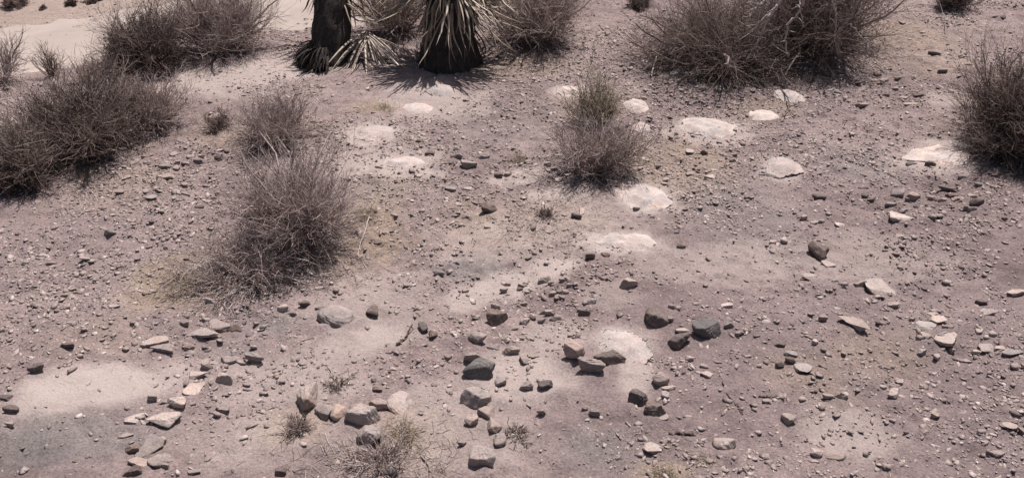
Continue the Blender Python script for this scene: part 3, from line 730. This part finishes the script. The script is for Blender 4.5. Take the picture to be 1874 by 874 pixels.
def branch_off(pts, n, lo, hi, spread, lmin, lmax, npt, wander, up, rng):
    N, m, _ = pts.shape
    pi = rng.integers(0, N, n); t = rng.uniform(lo, hi, n) * (m - 1)
    i = np.minimum(t.astype(int), m - 2); fr = (t - i)[:, None]
    s = pts[pi, i] * (1 - fr) + pts[pi, i + 1] * fr
    d = pts[pi, i + 1] - pts[pi, i]; d /= np.linalg.norm(d, axis=1)[:, None] + 1e-9
    d = d + rng.normal(0, spread, (n, 3)); d /= np.linalg.norm(d, axis=1)[:, None]
    return grow(s, d, rng.uniform(lmin, lmax, n), npt, wander, up, rng)

def tubes(pts, r0, r1, sides, rng):
    N, m, _ = pts.shape
    d = pts[:, -1] - pts[:, 0]; d /= np.linalg.norm(d, axis=1)[:, None] + 1e-9
    a = rng.normal(size=(N, 3)); u = np.cross(d, a); u /= np.linalg.norm(u, axis=1)[:, None] + 1e-9
    v = np.cross(d, u)
    r0 = np.broadcast_to(np.asarray(r0, float), (N,)); r1 = np.broadcast_to(np.asarray(r1, float), (N,))
    rad = r0[:, None] + (r1 - r0)[:, None] * np.linspace(0, 1, m)[None]
    an = np.arange(sides) * 2 * math.pi / sides
    off = np.cos(an)[None, :, None] * u[:, None, :] + np.sin(an)[None, :, None] * v[:, None, :]
    V = pts[:, :, None, :] + rad[:, :, None, None] * off[:, None]
    ix = np.arange(N * m * sides).reshape(N, m, sides)
    nx = np.roll(ix, -1, axis=2)
    q = np.stack([ix[:, :-1], nx[:, :-1], nx[:, 1:], ix[:, 1:]], -1).reshape(-1, 4)
    return V.reshape(-1, 3), q

def merge(parts):
    vs, qs, ts = [], [], []; o = 0
    for v, q, t in parts:
        vs.append(v); qs.append(q + o); ts.append(np.broadcast_to(t, (len(v),)) if np.ndim(t) == 0 else t); o += len(v)
    return np.concatenate(vs), np.concatenate(qs), np.concatenate(ts)

def rep(t, pts, sides): return np.repeat(t, pts.shape[1] * sides)

def clamp_ground(V, base):
    """keep drooping twigs above the soil"""
    w = V + np.array(base)
    g = gz(w[:, 0], w[:, 1]) + 0.004
    V[:, 2] = np.maximum(V[:, 2], g - base[2])
    return V

def shrub(label, px, py, wpx, hpx, stems=40, twigs=3000, fine=5000, leaves=0, mat='twig', name='dry_shrub', seed=1, lean=(0, 0), tilt=1.15, up=0.06, wander=0.16, depth=1.0, stem_tone=(.3, .9), fine_r=0.0011, group='dry desert shrubs', cat='shrub', stem_r=0.0075, base_w=0.16, fl=(.18, .36)):
    rng = np.random.default_rng(seed)
    twigs = int(twigs * .56); fine = int(fine * .54); leaves = int(leaves * 1.1)
    p = P(px, py); k = ppm(p)
    W = wpx / k * 1.08; H = hpx / k * 0.95
    base = (p.x, p.y, float(gz(p.x, p.y)))
    root = empty(name, base, label, cat, group)
    a = rng.uniform(0, 6.283, stems); tl = tilt * np.sqrt(rng.uniform(0, 1, stems))
    d = np.stack([np.cos(a) * np.sin(tl) + lean[0], np.sin(a) * np.sin(tl) + lean[1], np.cos(tl)], 1); d /= np.linalg.norm(d, axis=1)[:, None]
    rx, ry = W / 2, W / 2 * depth
    L = 0.86 / np.sqrt((d[:, 0] / rx) ** 2 + (d[:, 1] / ry) ** 2 + (d[:, 2] / H) ** 2)
    ph = rng.uniform(0, 6.283, 3)
    lobe = 1 + .16 * np.sin(2 * a + ph[0]) + .14 * np.sin(3 * a + ph[1]) + .12 * np.sin(5 * a + ph[2])
    L = L * rng.uniform(.55, 1.05, stems) * lobe * np.where(rng.uniform(0, 1, stems) < .1, 1.25, 1)
    s0 = np.stack([np.cos(a) * base_w * rx * rng.uniform(0, 1, stems), np.sin(a) * base_w * ry * rng.uniform(0, 1, stems), np.full(stems, -0.01)], 1)
    A = grow(s0, d, L, 9, wander, up, rng)
    sc = (W + H) / 2
    B = branch_off(A, twigs, .15, .98, .55, .16 * sc, .34 * sc, 6, .17, up * .8, rng)
    C_ = branch_off(B, fine, .2, 1.0, .5, fl[0] * .5 * sc, fl[1] * .6 * sc, 5, .16, up, rng)
    sr = stem_r * np.clip(sc / 0.6, .6, 1.6) * rng.uniform(.6, 1.3, stems)
    va, qa = tubes(A, sr, sr * .35, 6, rng)
    va = clamp_ground(va, base)
    o = link("stems", make_mesh("stems", va, quads=qa, tone=rep(rng.uniform(*stem_tone, stems), A, 6), smooth_shade=True), M['stem'], root)
    vb, qb = tubes(B, fine_r * 1.7, fine_r * .9, 3, rng); vc, qc = tubes(C_, fine_r * 1.1, fine_r * .6, 3, rng)
    V, Q, T = merge([(vb, qb, rep(rng.beta(1.6, 1.9, len(B)), B, 3)), (vc, qc, rep(rng.beta(1.6, 1.8, len(C_)), C_, 3))])
    V = clamp_ground(V, base)
    link("twigs", make_mesh("twigs", V, quads=Q, tone=T), M[mat], root)
    if leaves:  # dark leaves crowded inwards, added to deepen the shade in shrub hearts
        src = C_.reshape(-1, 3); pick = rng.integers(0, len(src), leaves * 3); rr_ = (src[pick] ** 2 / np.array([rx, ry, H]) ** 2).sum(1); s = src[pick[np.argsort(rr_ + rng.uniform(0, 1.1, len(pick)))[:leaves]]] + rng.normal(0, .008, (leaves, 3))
        u = rng.normal(size=(leaves, 3)); u /= np.linalg.norm(u, axis=1)[:, None]
        v = np.cross(u, rng.normal(size=(leaves, 3))); v /= np.linalg.norm(v, axis=1)[:, None]
        l = rng.uniform(.005, .010, leaves)[:, None]
        V = np.stack([s - u * l, s + v * l * .45, s + u * l, s - v * l * .45], 1).reshape(-1, 3)
        V = clamp_ground(V, base)
        link("darkening_foliage", make_mesh("darkening_foliage", V, quads=np.arange(leaves * 4).reshape(-1, 4), tone=np.repeat(rng.uniform(0, 1, leaves), 4)), M['leaf'], root)
    return root

shrub('large upright grey twiggy shrub left of the centre', 545, 440, 250, 190, 90, 2600, 7000, 0, 'twig', seed=1, tilt=1.0, up=.05, stem_tone=(.4, 1.0))
shrub('prostrate tangle of grey twigs at the foot of the large grey shrub', 465, 495, 330, 74, 70, 1500, 2600, 0, 'twig', seed=2, tilt=1.5, up=-.01, wander=.22, stem_tone=(.3, 1.0), name='prostrate_shrub')
shrub('small hazy grey shrub right behind the large upright one', 508, 258, 165, 100, 60, 1800, 4200, 0, 'twig', seed=3, tilt=1.15)
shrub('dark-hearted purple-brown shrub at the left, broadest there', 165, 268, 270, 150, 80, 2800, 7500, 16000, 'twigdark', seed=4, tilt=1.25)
shrub('thin brown shrub joining the right side of the dark-hearted one', 278, 226, 160, 92, 50, 1500, 3600, 500, 'twig', seed=5, tilt=1.2)
shrub('low dark shrub at the left edge below the dark-hearted one', 30, 330, 200, 130, 60, 2200, 5200, 12000, 'twigdark', seed=6, tilt=1.25)
shrub('black-shadowed shrub on the bank edge below the road', 272, 124, 170, 140, 70, 2600, 7500, 20000, 'twigdark', seed=7, tilt=1.15)
shrub('purple-brown hazy shrub left of the yucca trunk', 410, 92, 240, 130, 80, 2600, 7000, 3000, 'twig', seed=8, tilt=1.15)
shrub('sparse fan of thin upright stems before the road', 95, 138, 84, 92, 22, 160, 500, 0, 'twigdark', seed=9, tilt=.75, up=.07, stem_tone=(.0, .4), base_w=.1)
shrub('tall bare stems of a shrub cut by the left edge', 2, 150, 120, 160, 26, 500, 1400, 0, 'twig', seed=10, tilt=.8, up=.06, stem_tone=(.1, .8))
shrub('low pale grey shrub on the bank between stem fan and black shrub', 178, 148, 90, 46, 36, 1000, 2200, 0, 'twig', seed=11, tilt=1.2)
shrub('olive thin-topped half of the middle shrub', 1082, 232, 130, 105, 40, 1000, 2300, 700, 'twigtan', seed=12, tilt=.95, name='olive_shrub')
shrub('bristly grey lower half of the middle shrub', 1092, 312, 185, 120, 70, 1500, 3400, 0, 'twig', seed=13, tilt=1.15)
shrub('grey tangled shrub right behind the skirted yucca', 985, 74, 215, 150, 70, 2400, 6200, 5000, 'twig', seed=14, tilt=1.15)
shrub('bare dense stems rising between the two yucca trunks', 722, 58, 190, 190, 90, 1300, 2200, 0, 'twig', seed=15, tilt=.8, wander=.22, up=.03, stem_tone=(.3, 1.0), name='bare_shrub', stem_r=.008)
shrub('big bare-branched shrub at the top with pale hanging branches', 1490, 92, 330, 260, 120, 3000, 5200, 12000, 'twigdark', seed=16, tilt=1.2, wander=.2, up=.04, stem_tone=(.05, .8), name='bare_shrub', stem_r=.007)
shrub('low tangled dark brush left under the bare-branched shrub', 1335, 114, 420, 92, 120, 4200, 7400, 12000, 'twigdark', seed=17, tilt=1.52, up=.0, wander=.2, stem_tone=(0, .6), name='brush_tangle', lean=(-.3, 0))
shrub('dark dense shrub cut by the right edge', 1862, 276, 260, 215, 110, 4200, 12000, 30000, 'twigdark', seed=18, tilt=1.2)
shrub('small dark shrub at the top edge near the right corner', 1745, 14, 100, 50, 40, 1200, 3000, 2500, 'twigdark', seed=19, tilt=1.2)
shrub('tiny dark shrub at the top edge left of the brush', 1168, 12, 60, 34, 30, 700, 1600, 1500, 'twigdark', seed=20, tilt=1.2)
shrub('dry dark tuft growing round a pale-topped rock', 402, 236, 74, 32, 40, 500, 900, 0, 'twigdark', seed=21, tilt=1.3, name='dry_tuft', cat='tuft', group='dry tufts', stem_r=.003)
shrub('low dark tuft on the bare soil below the middle shrub', 1000, 396, 44, 22, 26, 260, 500, 0, 'twigdark', seed=22, tilt=1.3, name='dry_tuft', cat='tuft', group='dry tufts', stem_r=.003)
shrub('small dead seedling behind the rock arc', 618, 708, 52, 48, 14, 120, 200, 0, 'twigdark', seed=23, tilt=1.0, wander=.25, name='dry_tuft', cat='tuft', group='dry tufts', stem_r=.003)
shrub('dry twig clump spilling below the egg-like boulder', 695, 850, 200, 34, 60, 420, 400, 0, 'twig', seed=24, tilt=1.5, up=-.02, wander=.26, name='twig_clump', cat='twig clump', group='dry tufts', stem_r=.004, stem_tone=(.2, 1.))
shrub('flattened brown twig clump left of the rock arc', 545, 786, 110, 16, 36, 260, 300, 0, 'twigdark', seed=25, tilt=1.5, up=-.02, wander=.25, name='twig_clump', cat='twig clump', group='dry tufts', stem_r=.003)
shrub('wispy dark twigs right of the stacked rocks', 945, 800, 70, 28, 18, 160, 240, 0, 'twigdark', seed=26, tilt=1.4, up=-.01, name='twig_clump', cat='twig clump', group='dry tufts', stem_r=.0025)
shrub('dry sprigs at the foot of the dark right-edge shrub', 1840, 285, 90, 30, 30, 240, 300, 0, 'twig', seed=27, tilt=1.4, up=-.01, name='twig_clump', cat='twig clump', group='dry tufts', stem_r=.003)
for px, py, w_, h_, lab in [(80, 16, 12, 12, 'round dark bush across the dirt road, lowest of those'), (131, 10, 26, 14, 'flat dark bush across the road, second from left'), (170, 2, 40, 10, 'long dark bush across the road at the top edge'), (25, 10, 70, 24, 'wide pale brown bush across the road at the left corner')]:
    shrub(lab, px, py, w_, h_, 24, 500, 1200, 1500, 'twigdark', seed=int(px) + 400, tilt=1.25, name='distant_bush', group='bushes beyond the dirt road', cat='bush', fine_r=.0025)

# straw tufts
def tuft(label, px, py, wpx, hpx, n, seed, mat='straw', droop=-.05):
    rng = np.random.default_rng(seed); p = P(px, py); k = ppm(p); W, H = wpx / k * 1.15, hpx / k * .7
    n = int(n * .6)
    base = (p.x, p.y, float(gz(p.x, p.y)))
    a = rng.uniform(0, 6.283, n); tl = 1.35 * np.sqrt(rng.uniform(0, 1, n))
    d = np.stack([np.cos(a) * np.sin(tl), np.sin(a) * np.sin(tl), np.cos(tl)], 1)
    s = np.stack([rng.normal(0, W * .13, n), rng.normal(0, W * .13, n), np.full(n, -.004)], 1)
    L = rng.uniform(.4, 1.0, n) / np.sqrt((np.sin(tl) / (W / 2)) ** 2 + (np.cos(tl) / H) ** 2)
    A = grow(s, d, L, 6, .2, droop * 1.6, rng)
    V, Q = tubes(A, .0011, .0005, 3, rng); V = clamp_ground(V, base)
    o = link("grass_tuft", make_mesh("grass_tuft", V, quads=Q, tone=rep(rng.uniform(0, 1, n), A, 3)), M[mat], loc=base)
    return tag(o, label, "grass tuft", "dry grass tufts")
tuft('yellow straw tuft right of the egg-like boulder', 738, 800, 84, 34, 420, 31)
tuft('small straw tuft by the cream sand streak left of middle shrub', 948, 292, 44, 26, 160, 32)
tuft('thin straw tuft at the left tip of the prostrate twigs', 345, 520, 110, 46, 420, 33)
tuft('straw tuft against the right side of the large grey shrub', 668, 395, 60, 50, 260, 34)
tuft('dull straw tuft at the bottom edge below the flagstone', 1215, 866, 70, 22, 240, 35)
tuft('low straw tuft under the black-hollow wedge and dark stick', 1290, 845, 60, 22, 120, 36)
tuft('pale straw tuft on the slope at the foot of left shrub', 150, 322, 60, 30, 160, 37)
tuft('olive grass tuft beside the cream slab below the yuccas', 706, 200, 60, 16, 240, 38)

# plant litter (uncountable)
def litter(n, seed):
    rng = np.random.default_rng(seed)
    ctr = [(500, 480, 210, 60), (508, 255, 110, 30), (1060, 310, 130, 30), (410, 95, 160, 30), (640, 110, 120, 25), (545, 450, 190, 90), (1095, 300, 160, 60), (1400, 130, 260, 60), (690, 840, 150, 60), (165, 290, 260, 80), (800, 110, 220, 40), (1830, 290, 120, 40), (1000, 400, 130, 60)]
    xs, ys = [], []
    for px, py, rx, ry in ctr:
        c = P(px, py); k = ppm(c); m = n // (len(ctr) + 2)
        xs.append(rng.normal(c.x, rx / k * .55, m)); ys.append(rng.normal(c.y, ry / k / math.sin(down(c)) * .55, m))
    m = n - sum(map(len, xs)); yy = np.sqrt(rng.uniform(2.2 ** 2, 10 ** 2, m))
    xs.append(rng.uniform(-1, 1, m) * (yy * .66 + .8)); ys.append(yy)
    x = np.concatenate(xs); y = np.concatenate(ys); n = len(x)
    a = rng.uniform(0, 6.283, n); d = np.stack([np.cos(a), np.sin(a), np.zeros(n)], 1)
    A = grow(np.stack([x, y, np.zeros(n)], 1), d, rng.uniform(.02, .11, n) * rng.uniform(.4, 1, n), 4, .16, 0, rng)
    A[..., 2] = gz(A[..., 0], A[..., 1]) + np.abs(A[..., 2]) * .3 + .0025
    V, Q = tubes(A, rng.uniform(.0006, .0015, n), .0005, 3, rng)
    me = make_mesh("plant_litter", V, quads=Q, tone=rep(rng.beta(1.3, 1.3, n), A, 3))
    tag(link("plant_litter", me, M['stem']), "broken twigs and straw bits littering the soil", "litter", kind="stuff")
litter(12000, 8)

# ------------------------------------------------------------------ sticks and hanging branches
def path_tube(pts, r0, r1, rng, sides=6, fork=0):
    A = np.array([list(q) for q in pts], float)
    t = np.linspace(0, len(A) - 1, 5 * len(A)); i = np.minimum(t.astype(int), len(A) - 2); f = (t - i)[:, None]
    f = f * f * (3 - 2 * f) * .5 + f * .5
    Q = A[i] * (1 - f) + A[i + 1] * f
    Q[1:-1] += rng.normal(0, r0 * .5, Q[1:-1].shape)
    parts = [(*tubes(Q[None], r0, r1, sides, rng), rng.uniform(.4, 1))]
    if fork:
        B = branch_off(Q[None], fork, .2, 1, .6, .04, .16, 6, .2, -.02, rng)
        v, q = tubes(B, r1 * .8, r1 * .3, 4, rng); parts.append((v, q, .5))
    return merge(parts)

def stick(label, px, r0=.005, mat='stem', fork=2, seed=1, lift=0.004, tone=None):
    rng = np.random.default_rng(seed); pts = []
    for a in px:
        p = P(*a[:2]); pts.append((p.x, p.y, float(gz(p.x, p.y)) + lift + (a[2] if len(a) > 2 else 0)))
    o0 = np.array(pts[0])
    V, Q, T = path_tube(np.array(pts) - o0, r0, r0 * .4, rng, 6, fork)
    if tone is not None: T = np.full(len(T), tone)
    o = link("fallen_stick", make_mesh("fallen_stick", V, quads=Q, tone=T, smooth_shade=True), M[mat], loc=tuple(o0))
    return tag(o, label, "stick", "fallen sticks")
stick('short dark stick leaning out of the sand beside the black pair', [(727, 634), (742, 622), (756, 609, .03)], .007, seed=41, tone=.0)
stick('straight black stick lying below the hollow wedge rock', [(1224, 793), (1250, 796), (1274, 795)], .009, seed=42, tone=.0, fork=0)
stick('thin pale stem bent like an elbow below the straw patch', [(676, 400), (668, 432), (654, 462), (668, 486), (682, 500)], .003, seed=43, tone=.9, fork=1)
stick('curved thin twig on the stony soil under the left shrubs', [(112, 408), (135, 404), (152, 392), (158, 378)], .003, seed=44, tone=.8, fork=0)
stick('dark twig lying slanted on the purple slope', [(1322, 700), (1332, 722), (1348, 744), (1360, 758)], .004, seed=45, tone=.1, fork=5)
stick('dark twig crossing the upper white slab', [(1428, 170), (1440, 188), (1444, 205), (1432, 222)], .006, seed=46, tone=.0, fork=1, lift=.03)
stick('pair of dry stalks right of the dry twig clump', [(770, 830), (782, 852), (796, 876)], .005, seed=47, tone=.35, fork=2)
stick('dark stick resting beside the tan pointed rock', [(1388, 728), (1404, 730), (1420, 733)], .006, seed=48, tone=.05, fork=0)
stick('pale bent twig standing left of the tangled brush', [(1192, 138), (1200, 112, .03), (1214, 88, .08), (1240, 76, .12)], .005, seed=49, tone=.9, fork=2)
stick('thin dark twig lying on bare ground left of the brush', [(1096, 46), (1118, 70), (1144, 92)], .005, seed=50, tone=.15, fork=2)
stick('small dead branch standing at the right of the bare shrub', [(1588, 105), (1586, 80, .03), (1572, 60, .10), (1556, 46, .16)], .006, seed=51, tone=.7, fork=3)
stick('thin twig standing far right near the top edge', [(1730, 62), (1728, 40, .03), (1712, 14, .1), (1690, 4, .12)], .004, seed=52, tone=.2, fork=2)
stick('bleached branch lying at the right foot of the large grey shrub', [(534, 520), (540, 492, .01), (556, 466, .03), (600, 446, .04)], .006, 'bleached', seed=53, fork=7)

big = [o for o in bpy.data.objects if o.get('label', '').startswith('big bare-branched')][0]
rngb = np.random.default_rng(60)
Yb = big.location.y - 0.52
for path, r in [([(1478, -30), (1468, 4), (1464, 20), (1442, 44), (1438, 74), (1442, 104)], .011), ([(1440, -20), (1424, 10), (1404, 34), (1394, 66), (1378, 90), (1366, 112)], .010),
                ([(1400, 0), (1384, 14), (1370, 30)], .007), ([(1426, 8), (1390, 40), (1372, 62), (1374, 84)], .006), ([(1520, -10), (1530, 30), (1528, 70), (1534, 100)], .006),
                ([(1556, 44), (1570, 60), (1586, 78), (1588, 104)], .006)]:
    n = len(path)
    pts = []
    for i, (a, b) in enumerate(path):
        q = ray_at(a, b, Yb - 0.10 * i / n)
        pts.append(np.array(q) - np.array(big.location))
    V, Q, T = path_tube(pts, r * 1.25, r * .6, rngb, 7, 9)
    V = clamp_ground(V, tuple(big.location))
    link("hanging_branch", make_mesh("hanging_branch", V, quads=Q, tone=T, smooth_shade=True), M['bleached'], big)

# ------------------------------------------------------------------ yuccas
def blades(root_pts, d, L, width, npt, droop, rng, wander=.03, fold=.35):
    """tapered folded leaf blades with thickness"""
    A = grow(root_pts, d, L, npt, wander, droop, rng)
    N, m, _ = A.shape
    dirn = np.gradient(A, axis=1); dirn /= np.linalg.norm(dirn, axis=2)[..., None] + 1e-9
    upv = np.array([0, 0, 1.0]) + rng.normal(0, .35, (N, 1, 3))
    side = np.cross(dirn, np.broadcast_to(upv, dirn.shape)); side /= np.linalg.norm(side, axis=2)[..., None] + 1e-9
    nrm = np.cross(side, dirn)
    t = np.linspace(0, 1, m)
    prof = (0.75 + .5 * t) * (1 - t ** 2.6); prof[-1] = .03
    wv = (width[:, None] * prof[None])[..., None]
    ring = np.stack([A + side * wv * .5, A - nrm * wv * .22, A - side * wv * .5, A + nrm * wv * .05], 2)
    ix = np.arange(N * m * 4).reshape(N, m, 4); nx = np.roll(ix, -1, 2)
    q = np.stack([ix[:, :-1], nx[:, :-1], nx[:, 1:], ix[:, 1:]], -1).reshape(-1, 4)
    return ring.reshape(-1, 3), q, m * 4

def trunk_mesh(h, r0, r1, lean, seed, flare=0.25):
    rng = np.random.default_rng(seed)
    nz, na = 60, 48
    t = np.linspace(-.03, 1, nz); a = np.linspace(0, 2 * math.pi, na, endpoint=False)
    T, A_ = np.meshgrid(t, a, indexing='ij')
    r = r0 + (r1 - r0) * T + r0 * flare * np.exp(-np.maximum(T, 0) * h / .10)
    r = r * (1 + .12 * fbm(A_ * 3.0, T * h * 9, seed, 3) + .10 * fbm(A_ * 9, T * h * 22, seed + 1, 2))
    x = r * np.cos(A_) + lean[0] * np.maximum(T, 0) ** 1.4; y = r * np.sin(A_) + lean[1] * np.maximum(T, 0) ** 1.4
    v = np.stack([x, y, T * h], -1).reshape(-1, 3)
    ix = np.arange(nz * na).reshape(nz, na); nx = np.roll(ix, -1, 1)
    q = np.stack([ix[:-1], nx[:-1], nx[1:], ix[1:]], -1).reshape(-1, 4)
    top = np.array([[lean[0], lean[1], h + .02]]); n0 = len(v); v = np.concatenate([v, top])
    tr = np.stack([ix[-1], nx[-1], np.full(na, n0)], -1)
    return v, q, tr

def yucca(label, px, py, h, r0, r1, lean, skirts, crown_n, seed, crown_len=(.3, .5)):
    rng = np.random.default_rng(seed); p = P(px, py); base = (p.x, p.y, float(gz(p.x, p.y)))
    root = empty("yucca_tree", base, label, "yucca", "yuccas")
    v, q, tr = trunk_mesh(h, r0, r1, lean, seed)
    link("trunk", make_mesh("trunk", v, quads=q, tris=tr, smooth_shade=True), M['bark'], root)
    for (n, z0, z1, az0, az1, el0, el1, l0, l1, droop, wd, mat, tone0, tone1) in skirts:
        a = rng.uniform(R_(az0), R_(az1), n); z = rng.uniform(z0, z1, n)
        tz = z / h; rr = r0 + (r1 - r0) * tz
        cx = lean[0] * tz ** 1.4; cy = lean[1] * tz ** 1.4
        s = np.stack([cx + rr * .85 * np.cos(a), cy + rr * .85 * np.sin(a), z], 1)
        el = R_(1) * rng.uniform(el0, el1, n)
        d = np.stack([np.cos(a) * np.cos(el), np.sin(a) * np.cos(el), np.sin(el)], 1)
        V, Q, per = blades(s, d, rng.uniform(l0, l1, n), rng.uniform(.6, 1.1, n) * wd, 9, droop, rng, .11)
        V = clamp_ground(V, base)
        link("dead_leaf_skirt", make_mesh("dead_leaf_skirt", V, quads=Q, tone=np.repeat(rng.uniform(tone0, tone1, n), per)), M[mat], root)
    n = crown_n; a = rng.uniform(0, 6.283, n); el = rng.uniform(.05, 1.45, n)
    s = np.stack([lean[0] + r1 * .4 * np.cos(a), lean[1] + r1 * .4 * np.sin(a), h + rng.uniform(-.06, .06, n)], 1)
    d = np.stack([np.cos(a) * np.cos(el), np.sin(a) * np.cos(el), np.sin(el)], 1)
    V, Q, per = blades(s, d, rng.uniform(*crown_len, n), rng.uniform(.022, .034, n), 7, -.02, rng, .02)
    link("leaf_crown", make_mesh("leaf_crown", V, quads=Q, tone=np.repeat(rng.uniform(0, 1, n), per)), M['greenleaf'], root)
    return root

# left trunk: bare and dark, leaning back; a few dead leaves on its right side, a dark litter of leaf bases at its left foot
yA = yucca('bare dark yucca trunk, left of the two, with a black leaf pile at its foot', 606, 112, 1.6, .145, .13, (.22, .98),
      [(46, .42, .85, -50, 40, -40, 10, .22, .42, -.14, .022, 'deadleaf', .2, .8), (26, .5, .9, 120, 260, -30, 20, .2, .36, -.12, .02, 'deadleaf', .05, .5)], 90, 71)
rngp = np.random.default_rng(72)
n = 420
a = rngp.uniform(R_(140), R_(275), n); s = np.stack([.13 * np.cos(a), .13 * np.sin(a), rngp.uniform(.0, .16, n)], 1)
el = rngp.uniform(-.9, .1, n); d = np.stack([np.cos(a) * np.cos(el), np.sin(a) * np.cos(el), np.sin(el)], 1)
V, Q, per = blades(s, d, rngp.uniform(.07, .24, n), rngp.uniform(.018, .034, n), 6, -.2, rngp, .08)
V = clamp_ground(V, tuple(yA.location))
link("leaf_base_pile", make_mesh("leaf_base_pile", V, quads=Q, tone=np.repeat(rngp.uniform(0, .12, n), per)), M['bark'], yA)

# right trunk: full skirt of hanging dead leaves
yucca('yucca with a full skirt of hanging dead leaves and spiky shadow', 824, 114, 1.0, .21, .14, (.02, .26),
      [(150, .50, .95, 0, 360, -55, -5, .36, .60, -.035, .026, 'deadleaf', .25, .85), (110, .42, .8, 0, 360, -42, 14, .36, .60, -.05, .024, 'deadleaf', .4, 1.0),
       (60, .25, .5, 0, 360, -85, -40, .2, .36, -.05, .024, 'deadleaf', .0, .35)], 120, 73, (.3, .48))

# dried rosette drooping between the trunks
def rosette():
    rng = np.random.default_rng(81); p = P(674, 112)
    base = (p.x, p.y + .10, float(gz(p.x, p.y + .10)))
    root = empty("dried_rosette", base, "bleached dead rosette of drooping leaves right of the bare yucca trunk", "yucca")
    crown = np.array(ray_at(671, 62, base[1])) - np.array(base)
    stalk = np.array([[.0, .02, -.01], crown * .5 + np.array([.01, .03, 0]), crown])
    V, Q, T = path_tube(stalk, .009, .008, rng, 8)
    link("stalk", make_mesh("stalk", V, quads=Q, tone=T * .5, smooth_shade=True), M['deadleaf'], root)
    n = 60
    a = rng.uniform(R_(170), R_(372), n); el = rng.uniform(-.8, .0, n)
    d = np.stack([np.cos(a) * np.cos(el), np.sin(a) * np.cos(el), np.sin(el)], 1)
    s = np.repeat(crown[None], n, 0) + rng.normal(0, .012, (n, 3))
    V, Q, per = blades(s, d, rng.uniform(.40, .66, n), rng.uniform(.014, .023, n), 10, -.07, rng, .025)
    V = clamp_ground(V, base)
    link("drooping_leaves", make_mesh("drooping_leaves", V, quads=Q, tone=np.repeat(rng.uniform(0.2, 1, n), per)), M['paleleaf'], root)
rosette()
